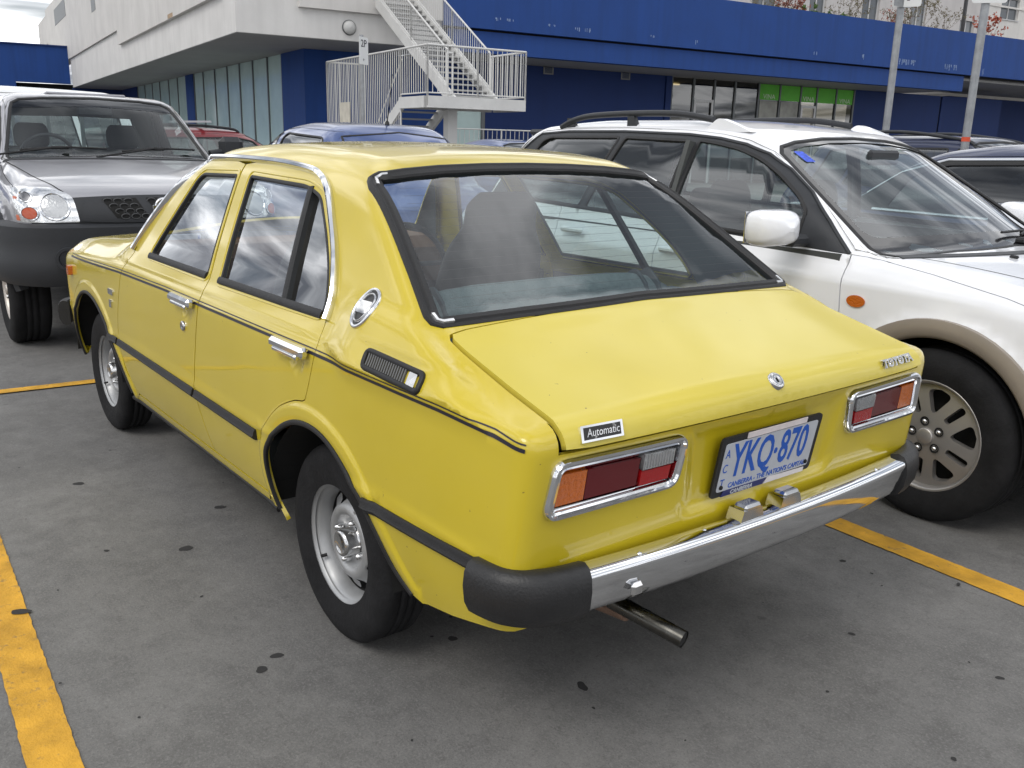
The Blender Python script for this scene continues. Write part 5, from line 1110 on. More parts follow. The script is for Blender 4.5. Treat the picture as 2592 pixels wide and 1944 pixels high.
    for sg in (1, -1):
        for x in (0, -wb): simple_wheel(root, x, hw-.10, .31, .19, .19, sg, mat('far_alloy', (.38, .38, .39), .4, metal=.6), 5); wheel_well(x, .37, .3, hw-.03, root, .31, sg)
        hl = on(F, rnd([(.40, .58), (.62, .57), (.60, .68), (.42, .69)], .02), 'x'); D = panel_data(F, [hl], (1, .3, .3), .05, .004, .01); put('headlight', D if sg > 0 else mir(D), M_CLEAR, root)
        tl = on(F, rnd([(.52, .70), (.66, .70), (.64, .88), (.53, .88)], .02), '-x'); D = panel_data(F, [tl], (-1, .3, 0), .05, .004, .01); put('tail_lamp', D if sg > 0 else mir(D), M_RED, root)
        mr = MB(); mr.box((-.70, sg*(hw+.05), bh+.09), (.09, .18, .12), bev=.035); mr.build('door_mirror', m_body if not rails else M_PLASTIC, root)
        if rails:
            zt = lambda x: float(on(F, [(x, gw-.30)], 'z')[0][2]); a, b = -1.25, X1+.55
            rl = MB(); rl.tube(cr(np.array([(b, sg*(gw-.30), zt(b)), (b+.12, sg*(gw-.30), zt(b)+.055), ((a+b)/2, sg*(gw-.30), zt((a+b)/2)+.065), (a-.15, sg*(gw-.30), zt(a)+.055), (a, sg*(gw-.30), zt(a))]), 5), .018, 8); rl.build('roof_rail', M_PLASTIC, root)
        if chrome:
            P = on(F, dens(np.array(q['drip'])[1:-1], .04), 'y'); sweep('window_chrome', F, P, rib(.022, .008), M_CHROME, root, False, sg < 0)
            P = on(F, dens(np.array(q['belt'])[4:7]+[0, .012], .04), 'y'); sweep('belt_chrome', F, P, rib(.020, .008), M_CHROME, root, False, sg < 0)
    for y in (.36, -.36): seat(root, -1.35, y, .28, H-.30); seat(root, -(wb-.35), y, .28, H-.36)
    d_ = MB(); d_.box((-.66, 0, bh-.08), (.40, 1.30, .2), bev=.05); d_.build('dashboard', mat('dash_grey', (.055, .06, .06), .7), root)
    under(root, X1+.2, fo-.1, hw)
    return root, F, o
def build_far_cars():
    BLUE = paint('mid_blue_paint', (.075, .115, .27), .35, metal=.5); NAVY = paint('navy_paint', (.012, .018, .055), .3, metal=.2); RED = paint('maroon_paint', (.17, .012, .018), .35)
    r, F, o = std_car('hatchback_car', (7.33, -2.51, 0), R(-3), 'blue rounded hatchback with roof aerial, parked beside the silver pickup', BLUE, 'hatch', 2.45, .8, .60, .87, 1.54, round_=.30, zdrop=.075, gl=glass('dark_tint_glass', (.10, .12, .14), .9))
    p = on(F, [(-2.30, 0.)], 'z')[0]; a = MB(); a.lathe([(.022, -.005), (.018, .02), (.008, .035)], c=tuple(p), axis='z', seg=12); a.tube([p+[0, 0, .03], p+[-.10, .03, .14], p+[-.30, .10, .40]], [.006, .004, .002], 6); a.build('roof_aerial', M_BLACK, r)
    r, F, o = std_car('estate_car', (11.5, -4.55, 0), R(-84), 'maroon estate car with roof bars, side on behind the silver pickup', RED, 'wagon', 2.55, .85, .95, .84, 1.50, rails=True)
    for x in (-1.75, -2.5):
        b = MB(); b.bar((x, -.62, 1.575), (x, .62, 1.575), .06, .025); b.build('roof_bar', mat('bar_alloy', (.5, .5, .52), .35, metal=.8), r)
    std_car('saloon_car', (8.6, -7.7, 0), R(177), 'blue saloon car whose roof shows behind the white wagon tailgate', BLUE, 'sedan', 2.6, .85, .95, .85, 1.45)
    std_car('saloon_car', (-1.15, -5.22, 0), R(177), 'navy saloon with chrome window surround beside the white wagon', paint('navy_saloon_paint', (.022, .032, .085), .3, metal=.3), 'sedan', 2.75, .85, 1.05, .89, 1.475, chrome=True, gl=glass('dark_tint_glass', (.10, .12, .14), .9))
    std_car('estate_car', (1.15, -8.05, 0), R(177), 'dark navy estate car with black roof rails near the two sign posts', NAVY, 'wagon', 2.55, .85, .95, .86, 1.575, rails=True)
    std_car('panel_van', (9.75, 2.05, 0), R(85), 'tall white van standing side on behind the silver pickup cab', paint('van_white_paint', (.75, .76, .77), .4), 'wagon', 2.9, .9, 1.0, .88, 1.86)

# ================================================================== the place
TH = R(-7.0); E1 = np.array([math.cos(TH), math.sin(TH), 0.]); E2 = np.array([math.sin(TH), -math.cos(TH), 0.]); BZ = math.atan2(E1[1], E1[0])
def bw(a, b, z): return tuple(E1*a+E2*b+np.array([0, 0, z]))
def bbox(m, a0, a1, b0, b1, z0, z1): return m.box(bw((a0+a1)/2, (b0+b1)/2, (z0+z1)/2), (abs(a1-a0), abs(b1-b0), abs(z1-z0)), rz=BZ)
def one(name, dims, m, parent=None):
    k = MB(); bbox(k, *dims); return k.build(name, m, parent)
def build_ground():
    m = bpy.data.materials.new('carpark_concrete'); m.use_nodes = True; nt = m.node_tree; N = nt.nodes; L = nt.links; b = N['Principled BSDF']
    tc = N.new('ShaderNodeTexCoord')
    def noise(sc, det=6, r=.6, dist=0., vec=None):
        n = N.new('ShaderNodeTexNoise'); n.inputs['Scale'].default_value = sc; n.inputs['Detail'].default_value = det; n.inputs['Roughness'].default_value = r; n.inputs['Distortion'].default_value = dist; L.new(vec or tc.outputs['Object'], n.inputs['Vector']); return n.outputs[0]
    def rng(src, a, b_, c=0., d=1.):
        r = N.new('ShaderNodeMapRange'); r.inputs[1].default_value = a; r.inputs[2].default_value = b_; r.inputs[3].default_value = c; r.inputs[4].default_value = d; L.new(src, r.inputs[0]); return r.outputs[0]
    def mix(f, c0, c1, mode='MIX'):
        x = N.new('ShaderNodeMix'); x.data_type = 'RGBA'; x.blend_type = mode
        for s, v in ((0, f), (6, c0), (7, c1)):
            if isinstance(v, tuple): x.inputs[s].default_value = (*v, 1)
            elif isinstance(v, float): x.inputs[s].default_value = v
            else: L.new(v, x.inputs[s])
        return x.outputs[2]
    c = mix(rng(noise(.7, 8, .68), .32, .68), (.108, .106, .102), (.205, .201, .193))
    c = mix(rng(noise(4.5, 8, .72, .3), .44, .66, 0., .55), c, (.088, .086, .084))
    c = mix(rng(noise(14, 6, .7), .50, .70, 0., .40), c, (.225, .220, .210))
    c = mix(rng(noise(42, 5, .75), .52, .66, 0., .45), c, (.078, .072, .070))
    c = mix(rng(noise(120, 3, .7), .50, .66, 0., .45), c, (.25, .245, .235))
    c = mix(rng(noise(210, 3, .7), .52, .66, 0., .50), c, (.062, .060, .060))
    st = mix(rng(noise(1.6, 5, .55, .6), .60, .75, 0., .5), c, (.085, .082, .079))
    mp = N.new('ShaderNodeMapping'); mp.inputs['Scale'].default_value = (1.2, 14, 1); L.new(tc.outputs['Object'], mp.inputs[0])
    st = mix(rng(noise(1.1, 5, .6, .3, mp.outputs[0]), .62, .80, 0., .4), st, (.09, .088, .085))
    v = N.new('ShaderNodeTexVoronoi'); v.inputs['Scale'].default_value = 3.2; v.inputs['Randomness'].default_value = 1; L.new(tc.outputs['Object'], v.inputs['Vector'])
    v2 = N.new('ShaderNodeMath'); v2.operation = 'ADD'; L.new(v.outputs['Distance'], v2.inputs[0]); L.new(rng(noise(22, 3), .2, .8, -.02, .05), v2.inputs[1])
    sel = N.new('ShaderNodeSeparateColor'); L.new(v.outputs['Color'], sel.inputs[0])
    mk = N.new('ShaderNodeMath'); mk.operation = 'MULTIPLY'; L.new(rng(v2.outputs[0], .035, .075, 1., 0.), mk.inputs[0]); L.new(rng(sel.outputs[0], .45, .9, 0., .75), mk.inputs[1])
    st = mix(mk.outputs[0], st, (.035, .034, .034))
    L.new(st, b.inputs['Base Color']); L.new(rng(noise(9, 6), .3, .7, .62, .9), b.inputs['Roughness'])
    bp = N.new('ShaderNodeBump'); bp.inputs['Strength'].default_value = .35; bp.inputs['Distance'].default_value = .004; L.new(noise(130, 4, .7), bp.inputs['Height']); L.new(bp.outputs[0], b.inputs['Normal'])
    g = mobj('ground', [(-60, -160, 0), (220, -160, 0), (220, 120, 0), (-60, 120, 0)], [(0, 1, 2, 3)], m); tag(g, kind='structure')
    # bay lines
    ym = mat('yellow_line_paint', (.58, .31, .030), .8, var=.25, vscale=9, dirt=((.13, .11, .08), 24, .58, .9), bump=.4, bscale=120)
    def line(x0, y0, x1, y1, w, z=.004):
        d = unit(np.array([x1-x0, y1-y0])); n = np.array([-d[1], d[0]])*w/2; k = max(2, int(math.hypot(x1-x0, y1-y0)/.022)); V = []; rg = random.Random(int((x0+y0*7)*100))
        for i in range(k+1):
            p = np.array([x0, y0])+(np.array([x1-x0, y1-y0]))*i/k; j = [rg.uniform(-.004, .003) for _ in range(2)]
            V += [(*(p+n*(1+j[0]*10)), z), (*(p-n*(1+j[1]*10)), z)]
        o = mobj('bay_line', V, [(2*i, 2*i+1, 2*i+3, 2*i+2) for i in range(k)], ym); tag(o, kind='structure'); return o
    s = -.0477
    for yc in (1.495, -1.235, -3.965, -6.695, -9.4): line(-2.6, yc-2.6*s, 3.25, yc+3.25*s, .108)
    line(3.57, 4.3, 3.02, -3.6, .085, .0075); line(3.02, -3.6, 2.5, -11., .085, .0075)
    for yc in (1.495, -1.235, -3.965, -6.695, -9.4): line(3.40, yc+3.4*s-.05, 8.3, yc+8.3*s-.05, .10)
    # trodden gum and oil spots
    gm = mat('gum_spot', (.030, .029, .029), .85); V = []; Fc = []; rg = random.Random(5)
    spots = [(1.112, .653, .03), (.821, .882, .035), (.0, .907, .022), (-.041, .969, .026), (-.209, .46, .024), (-.607, .314, .022), (-.575, -.944, .03), (-1.251, -.65, .02), (.657, 1.428, .03), (1.674, 1.033, .03), (.957, 1.109, .012), (-.908, -1.1, .02), (.541, .414, .02), (.203, .663, .012), (.194, 1.419, .008), (-.877, -.523, .016), (-.923, .263, .008), (-.065, 1.296, .01), (-.535, .799, .008), (-1.348, -.206, .012)]
    spots = [(x, y, r*rg.uniform(.3, .6)) for x, y, r in spots]+[(rg.uniform(-1.4, 3), rg.uniform(-1.1, 2.2), rg.uniform(.002, .005)) for _ in range(70)]
    for x, y, r in spots:
        n0 = len(V); ph = [rg.uniform(0, 6.3) for _ in range(3)]; rr = [1+.10*math.sin(2*math.pi*k/20*2+ph[0])+.07*math.sin(2*math.pi*k/20*3+ph[1])+.05*math.sin(2*math.pi*k/20*5+ph[2]) for k in range(20)]; an = rg.uniform(0, 3); st_ = rg.uniform(1, 1.7)
        for k in range(20):
            t = 2*math.pi*k/20; u, v_ = r*st_*rr[k]*math.cos(t), r*rr[k]*math.sin(t); V.append((x+u*math.cos(an)-v_*math.sin(an), y+u*math.sin(an)+v_*math.cos(an), .0062 if abs(y-1.495-x*s) < .1 or abs(y+1.235-x*s) < .1 else .0012))
        Fc.append(tuple(range(n0, n0+20)))
    o = mobj('gum_spots', V, Fc, gm); tag(o, 'small dark gum and oil spots scattered over the concrete', 'stain', kind='stuff')
def wall_mat(name, col, amt=.14, rough=.7):
    m = mat(name, col, rough, var=.07, vscale=.8, bump=.25, bscale=25, dirt=(tuple(c*.7 for c in col), 1.3, .60, .35))
    # faint rain streaks down the face
    nt = m.node_tree; N = nt.nodes; L = nt.links; bs = N['Principled BSDF']; old = bs.inputs['Base Color'].links[0].from_socket
    tc = N.new('ShaderNodeTexCoord'); mp = N.new('ShaderNodeMapping'); mp.inputs['Scale'].default_value = (2.6, 2.6, .16); L.new(tc.outputs['Object'], mp.inputs[0])
    n = N.new('ShaderNodeTexNoise'); n.inputs['Scale'].default_value = 1.6; n.inputs['Detail'].default_value = 6; L.new(mp.outputs[0], n.inputs['Vector'])
    r = N.new('ShaderNodeMapRange'); r.inputs[1].default_value = .45; r.inputs[2].default_value = .72; r.inputs[4].default_value = amt; L.new(n.outputs[0], r.inputs[0])
    x = N.new('ShaderNodeMix'); x.data_type = 'RGBA'; L.new(r.outputs[0], x.inputs[0]); L.new(old, x.inputs[6]); x.inputs[7].default_value = (*[c*.55 for c in col], 1); L.new(x.outputs[2], bs.inputs['Base Color'])
    return m
def build_building():
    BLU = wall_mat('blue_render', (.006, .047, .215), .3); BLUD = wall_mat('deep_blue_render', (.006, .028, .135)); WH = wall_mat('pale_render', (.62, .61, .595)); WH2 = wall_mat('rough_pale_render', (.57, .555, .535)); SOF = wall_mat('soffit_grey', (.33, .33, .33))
    MUL = mat('mullion_grey', (.14, .15, .155), .45, metal=.4); FRO = mat('frosted_panel', (.52, .68, .66), .22, coat=.6, var=.07, vscale=1.5); SHOPG = glass('shop_glass', (.42, .40, .36), .9); SINT = mat('shop_interior', (.10, .085, .06), .9, var=.35, vscale=1.2)
    aF, aW, bO, bG = 22.83, 25.77, 5.09, 7.86
    root = empty('shopping_centre', bw(aW, 20, 0), 0, 'blue and white shopping centre with overhanging upper floor and long blue fascia', 'building')
    inv = Matrix.Translation(Vector(bw(aW, 20, 0))).inverted()
    def P(name, dims, m): o = one(name, dims, m, root); o.data.transform(inv); return o
    def PM(name, mb, m): o = mb.build(name, m, root); o.data.transform(inv); return o
    # white upper floor over the corner
    P('upper_wall', (aF, 61, bO, 10.98, 4.0, 5.62), WH)
    P('soffit', (aF+.02, 61, bO+.02, 10.97, 3.985, 3.998), SOF)
    P('upper_wall', (aF+.10, 41.5, bO-.10, bO+1., 5.42, 11.), WH2) if False else None
    # parapet band standing proud, with stepped underside
    k = MB(); bbox(k, 24.0, 41.5, bO-.14, bO+.5, 5.02, 9.6); PM('parapet_band', k, WH2)
    k = MB(); bbox(k, 41.52, 72.9, bO-.10, bO+.5, 5.63, 9.55); bbox(k, 72.92, 79.5, bO-.10, bO+.5, 7.4, 9.2); PM('parapet_band', k, WH2)
    k = MB(); bbox(k, aF-.14, aF+.4, 6.75, 10.97, 4.74, 9.6); PM('parapet_band', k, WH2)
    k = MB(); bbox(k, aF, 61, bO, bO+9, 5.64, 5.68); PM('roof_slab', k, SOF)
    for a0, a1, z0, z1 in ((60.3, 66.8, 8.0, 8.95), (47.6, 49.0, 7.05, 8.6)):
        P('window', (a0, a1, bO-.115, bO-.09, z0, z1), MUL)
    k = MB(); bbox(k, 29.9, 30.7, bO-.146, bO-.13, 5.03, 5.16); PM('rust_stain', k, mat('rust_streak', (.36, .26, .17), .8, var=.5, vscale=12))
    # bulkhead lamp on the white face
    c = bw(aF, 8.17, 4.34); k = MB(); k.lathe([(.20, -.02), (.20, .03), (.185, .05)], seg=28, axis='x', sgn=-1); k.v = [tuple(Matrix.Translation(c) @ Matrix.Rotation(BZ, 4, 'Z') @ Vector(p)) for p in k.v]; lo = PM('bulkhead_lamp', k, MUL)
    k = MB(); k.lathe([(.185, .03), (.175, .06), (.14, .10), (.08, .125), (.0001, .135)], seg=28, axis='x', sgn=-1); k.v = [tuple(Matrix.Translation(c) @ Matrix.Rotation(BZ, 4, 'Z') @ Vector(p)) for p in k.v]; o = k.build('lamp_diffuser', mat('lamp_opal', (.5, .5, .49), .35), lo); o.data.transform(inv)
    # glazed side under the overhang: frosted panels between mullions
    mu = [28.1, 29.74, 31.55, 33.33, 35.15, 37.15, 39.2, 40.95]
    for a0, a1 in zip(mu[:-1], mu[1:]): P('frosted_panel', (a0+.05, a1-.05, bG+.04, bG+.09, .1, 3.98), FRO)
    for a in mu: P('mullion', (a-.05, a+.05, bG, bG+.14, 0, 3.98), MUL)
    mu = [42.6, 44.5, 46.6, 48.9, 51.0, 53.2, 55.5]
    for a0, a1 in zip(mu[:-1], mu[1:]): P('frosted_panel', (a0+.05, a1-.05, bG+.04, bG+.09, .1, 3.98), FRO)
    for a in mu: P('mullion', (a-.05, a+.05, bG, bG+.14, 0, 3.98), MUL)
    P('blue_pier', (41.0, 42.55, bG-.02, bG+.3, 0, 3.98), BLU); P('blue_pier', (aW, 28.04, bG-.02, 12.9, 0, 3.98), BLU); P('end_wall', (55.6, 60.9, bG-.02, bG+.3, 0, 3.98), BLUD)
    # front wall: glass door bay beside the stair, blue wall, shop front, blue wall
    P('frosted_panel', (aW+.04, aW+.09, 12.95, 13.98, .1, 2.75), FRO); P('mullion', (aW, aW+.14, 13.98, 14.12, 0, 2.8), MUL); P('mullion', (aW, aW+.14, 12.9, 12.97, 0, 2.8), MUL); P('door_head', (aW, aW+.3, 12.9, 14.12, 2.8, 3.98), BLUD)
    P('front_wall', (aW, aW+.4, 14.13, 21.90, 0, 3.98), BLUD); P('pilaster', (aW-.05, aW+.4, 21.93, 22.2, 0, 3.98), BLUD)
    for b0, b1 in ((16.41, 16.82), (19.79, 20.2)):
        k = MB(); bbox(k, aW-.03, aW-.003, b0, b1, 3.73, 3.765); bbox(k, aW-.03, aW-.003, b0, b1, 3.975, 4.01-.035); bbox(k, aW-.03, aW-.003, b0, b0+.04, 3.766, 3.974); bbox(k, aW-.03, aW-.003, b1-.04, b1, 3.766, 3.974); v = PM('wall_vent', k, mat('vent_grey', (.25, .25, .24), .6))
        for j in range(5):
            k = MB(); bbox(k, aW-.026, aW-.004, b0+.045, b1-.045, 3.775+j*.04, 3.795+j*.04); o = k.build('vent_slat', MUL, v); o.data.transform(inv)
    sh = [22.26, 23.36, 24.44, 25.54, 26.85, 28.06, 29.29, 30.27, 31.47, 32.6]
    for b0, b1 in zip(sh[:-1], sh[1:]):
        P('shop_window', (aW+.05, aW+.06, b0+.04, b1-.04, .12, 3.96), SHOPG)
    for b in sh: P('shop_mullion', (aW, aW+.12, b-.04, b+.04, 0, 3.97), MUL)
    P('shop_interior', (aW+3.5, aW+3.6, 22., 33., 0, 3.97), SINT); P('shop_floor', (aW+.13, aW+3.5, 22.2, 32.7, .02, .05), SINT); P('shop_ceiling', (aW+.15, aW+3.5, 22.2, 32.7, 3.9, 3.96), mat('shop_ceiling', (.4, .4, .38), .8))
    P('light_fitting', (aW+1.6, aW+1.75, 22.5, 24.0, 3.80, 3.86), mat('lit_tube', (.9, .8, .5), .5, emit=((1., .85, .45), 3.)))
    GRN = mat('green_banner', (.10, .46, .03), .5, var=.1, vscale=2); PAL = mat('banner_lettering', (.62, .70, .55), .6)
    for j, (b0, b1) in enumerate(zip(sh[4:-1], sh[5:])):
        s = P('shop_sign', (aW+.030, aW+.045, b0+.06, b1-.06, 3.34, 3.94), GRN)
        O = np.array(bw(aW+.028, (b0+b1)/2, 3.46)); M_ = inv @ frame_mat(O, E2, (0, 0, 1))
        if j in (0, 2, 4): text_mesh('sign_lettering', 'VINA', .26, PAL, s, M_, sx=1.15, depth=.004)
        P('window_poster', (aW+.030, aW+.042, b0+.10, b1-.10, 1.2, 3.30), mat('poster_pale', (.33, .33, .30), .6, var=.25, vscale=2.5)) if j in (0, 1) else None
    for b0, b1 in ((23.40, 24.40), (29.33, 30.23)):
        k = MB(); bbox(k, aW-.02, aW+.02, b0, b0+.10, 0, 3.1); bbox(k, aW-.02, aW+.02, b1-.10, b1, 0, 3.1); bbox(k, aW-.02, aW+.02, b0, b1, 3.1, 3.2); PM('shop_door_frame', k, mat('door_frame_alloy', (.42, .42, .42), .4, metal=.5))
    P('front_wall', (aW, aW+.4, 32.64, 38.62, 0, 3.98), BLUD); P('front_wall', (aW, aW+.4, 38.74, 43.5, 0, 3.98), BLUD); P('wall_joint', (aW+.05, aW+.4, 38.62, 38.74, 0, 3.98), M_DARK); P('front_wall', (aW+3., aW+3.4, 43.6, 60., 0, 4.3), BLUD)
    # blue fascia in two steps with a shadow gap
    P('lower_fascia', (aF, aF+.35, 11.2, 35.8, 3.96, 4.57), BLU); P('soffit', (aF+.37, aW+.2, 11.2, 35.8, 3.985, 4.02), SOF)
    P('upper_fascia', (aF-.12, aF+.35, 11.0, 62., 4.63, 6.30), BLU); P('fascia_gap', (aF+.10, aF+.3, 11.2, 62., 4.575, 4.625), M_DARK); P('roof_slab', (aF+.36, aW+14, 11.2, 62., 5.6, 5.75), SOF); P('canopy_soffit', (aF+.4, aW+3, 35.85, 62., 4.45, 4.55), SOF)
    # pale run-marks on the blue fascia
    rg = random.Random(3); ST = mat('lime_streak', (.20, .27, .42), .8, var=.5, vscale=18); k = MB()
    for bc, wd, n, zt, hm in ((13.0, .5, 9, 4.98, .10), (14.6, .25, 4, 4.95, .10), (15.9, .35, 10, 4.94, .14), (18.7, .08, 3, 4.93, .12), (20.6, .05, 2, 4.92, .16), (26.5, .12, 3, 4.95, .18), (29.1, .10, 5, 5.03, .30), (30.9, .05, 3, 5.02, .30), (31.8, .50, 26, 5.0, .24), (34.6, .45, 20, 4.98, .26), (36.9, .05, 2, 4.95, .3)):
        for j in range(n):
            b = bc+rg.uniform(-1, 1)*wd; w = rg.uniform(.006, .018); h = hm*rg.uniform(.25, 1.); bbox(k, aF-.1225-.0004*(j % 5), aF-.119, b-w, b+w, zt-h, zt+rg.uniform(-.02, 0))
    o = PM('lime_streaks', k, ST); o['kind'] = 'stuff'
    # far blue block closing the view on the left
    r2 = empty('far_block', bw(61.2, 0, 0), 0, 'low blue rendered block with a dark opening at the far end of the white overhang', 'building'); i2 = Matrix.Translation(Vector(bw(61.2, 0, 0))).inverted()
    def P2(name, dims, m): o = one(name, dims, m, r2); o.data.transform(i2); return o
    P2('wall', (61.2, 61.6, -30, 2.05, 0, 6.3), BLU); P2('wall', (61.2, 61.6, 2.05, 5.0, 4.2, 6.3), BLU); P2('opening', (62.2, 62.3, 2.05, 12.0, 0, 4.2), M_DARK); P2('wall', (61.0, 61.15, 5.05, 12., 0, 3.97), BLUD); P2('roof', (61.3, 75, -30, 5.0, 6.1, 6.2), SOF); P2('coping', (61.1, 61.7, -30, 5.0, 6.31, 6.38), BLUD)
    return root
def build_stair():
    ST = mat('white_steel_paint', (.58, .58, .57), .5, var=.08, vscale=2, dirt=((.30, .22, .16), 5, .66, .6)); a0, b0, zd = 16.63, 7.58, 2.36; b1 = 10.1; a1 = 18.07
    root = empty('steel_stair', bw(a0, b0, 0), BZ, 'white painted steel staircase with a railed landing in front of the blue wall', 'staircase')
    loc = lambda a, b, z: (a-a0, -(b-b0), z)            # local axes: x along E1, y against E2
    def mk(): return MB()
    dk = mk(); dk.box(loc((a0+a1)/2, (b0+b1)/2, zd-.02), (a1-a0-.16, b1-b0-.16, .03)); dk.build('landing_deck', mat('deck_grey', (.30, .30, .29), .8), root)
    for (p, q_) in (((a0, b0), (a0, b1)), ((a0+.1, b1), (a1, b1)), ((a0+.1, b0), (a1, b0)), ((a1, b0+.1), (a1, b1-.1))):
        bm = mk(); bm.bar(loc(*p, zd-.13), loc(*q_, zd-.13), .09, .25); bm.build('landing_beam', ST, root)
    col = mk(); col.box(loc(a0+.75, b0+.95, 1.05), (.24, .24, 2.09)); col.build('column', ST, root)
    def rail(pts, top=1.06, gap=.115, base=.06, posts=True, low=None):
        """handrail along (a,b,z) points with bars"""
        for (p, q_) in zip(pts[:-1], pts[1:]):
            p, q_ = np.array(p), np.array(q_); h = mk(); h.tube([loc(p[0], p[1], p[2]+top), loc(q_[0], q_[1], q_[2]+top)], .024, 8); h.build('handrail', ST, root)
            if low is None: h = mk(); h.tube([loc(p[0], p[1], p[2]+base), loc(q_[0], q_[1], q_[2]+base)], .018, 6); h.build('bottom_rail', ST, root)
            n = max(1, int(np.linalg.norm((q_-p)[:2])/gap))
            for i in range(n+1):
                c = p+(q_-p)*i/n; zb = c[2]+base if low is None else low; big = i in (0, n)
                k = mk(); r = .026 if big else .0095; k.tube([loc(c[0], c[1], zb-(.25 if big and low is None else 0)), loc(c[0], c[1], c[2]+top)], r, 6 if big else 5, caps=False); k.build('rail_post' if big else 'baluster', ST, root)
    sl = .592
    rail([(a0, b0, zd), (a0, (b0+b1)/2, zd), (a0, b1, zd)]); rail([(a0, b1, zd), (a1+.2, b1, zd)]); rail([(a0, b0, zd), (a1, b0, zd)])
    # tall barred screen beside the lower flight
    rail([(a1, b0, zd), (20.6, b0, zd), (23.05, b0, zd)], low=.02); rail([(23.05, b0, zd), (23.05, b0+1.1, zd)], low=.02)
    rail([(a1, b0+1.2, zd), (a1+.0, b0+1.35, zd)])
    # upper flight, away from the landing
    n = 22; zu = lambda a: zd+(a-a1)*sl; ae = 22.75
    for b in (b0+1.35, b1):
        s = mk(); s.bar(loc(a1-.15, b, zd-.10), loc(ae, b, zu(ae)-.02), .07, .28); s.build('stringer', ST, root); rail([(a1+.25, b, zu(a1+.25)), ((a1+ae)/2, b, zu((a1+ae)/2)), (ae, b, zu(ae))], top=1.0, base=.20)
    for i in range(int((ae-a1)/.255)+1):
        a = a1+.12+i*.255; t = mk(); t.box(loc(a, (b0+1.35+b1)/2, zu(a)+.02), (.25, b1-b0-1.42, .035)); t.build('tread', mat('tread_grey', (.42, .42, .41), .7), root)
    # lower flight, down behind the screen
    zl = lambda a: zd-(a-a1)*sl
    for b in (b0+.02, b0+1.18):
        s = mk(); s.bar(loc(a1-.05, b, zd-.13), loc(21.9, b, zl(21.9)-.05), .07, .26); s.build('stringer', ST, root)
    for i in range(14):
        a = a1+.2+i*.27; t = mk(); t.box(loc(a, b0+.60, zl(a)-.03), (.26, 1.06, .035)); t.build('tread', MATS['tread_grey'], root)
    br = mk(); br.tube([loc(a1+.1, b0+.08, zd+.85), loc(20.9, b0+.08, .6)], .016, 6); br.build('screen_brace', ST, root)
    nt = mk(); nt.box(loc(21.6, b0-.05, 1.95), (.75, .012, .75)); nt.build('notice_board', mat('notice_pale', (.52, .49, .42), .6, var=.15, vscale=4), root)
    # low railing further along the wall
    r2 = empty('low_railing', bw(22.7, 11.4, 0), BZ, 'low white barred railing in front of the blue wall beyond the staircase', 'railing'); L2 = lambda b, z: (0, -(b-11.4), z)
    for b_, c_ in ((11.4, 16.9),):
        for z in (1.76, .9): h = MB(); h.tube([L2(b_, z), L2(c_, z)], .022, 6); h.build('rail', ST, r2)
        for i in range(int((c_-b_)/.16)+1):
            k = MB(); big = i % 10 == 0; k.tube([L2(b_+i*.16, 0. if big else .9), L2(b_+i*.16, 1.76)], .028 if big else .010, 6, caps=False); k.build('rail_post' if big else 'baluster', ST, r2)
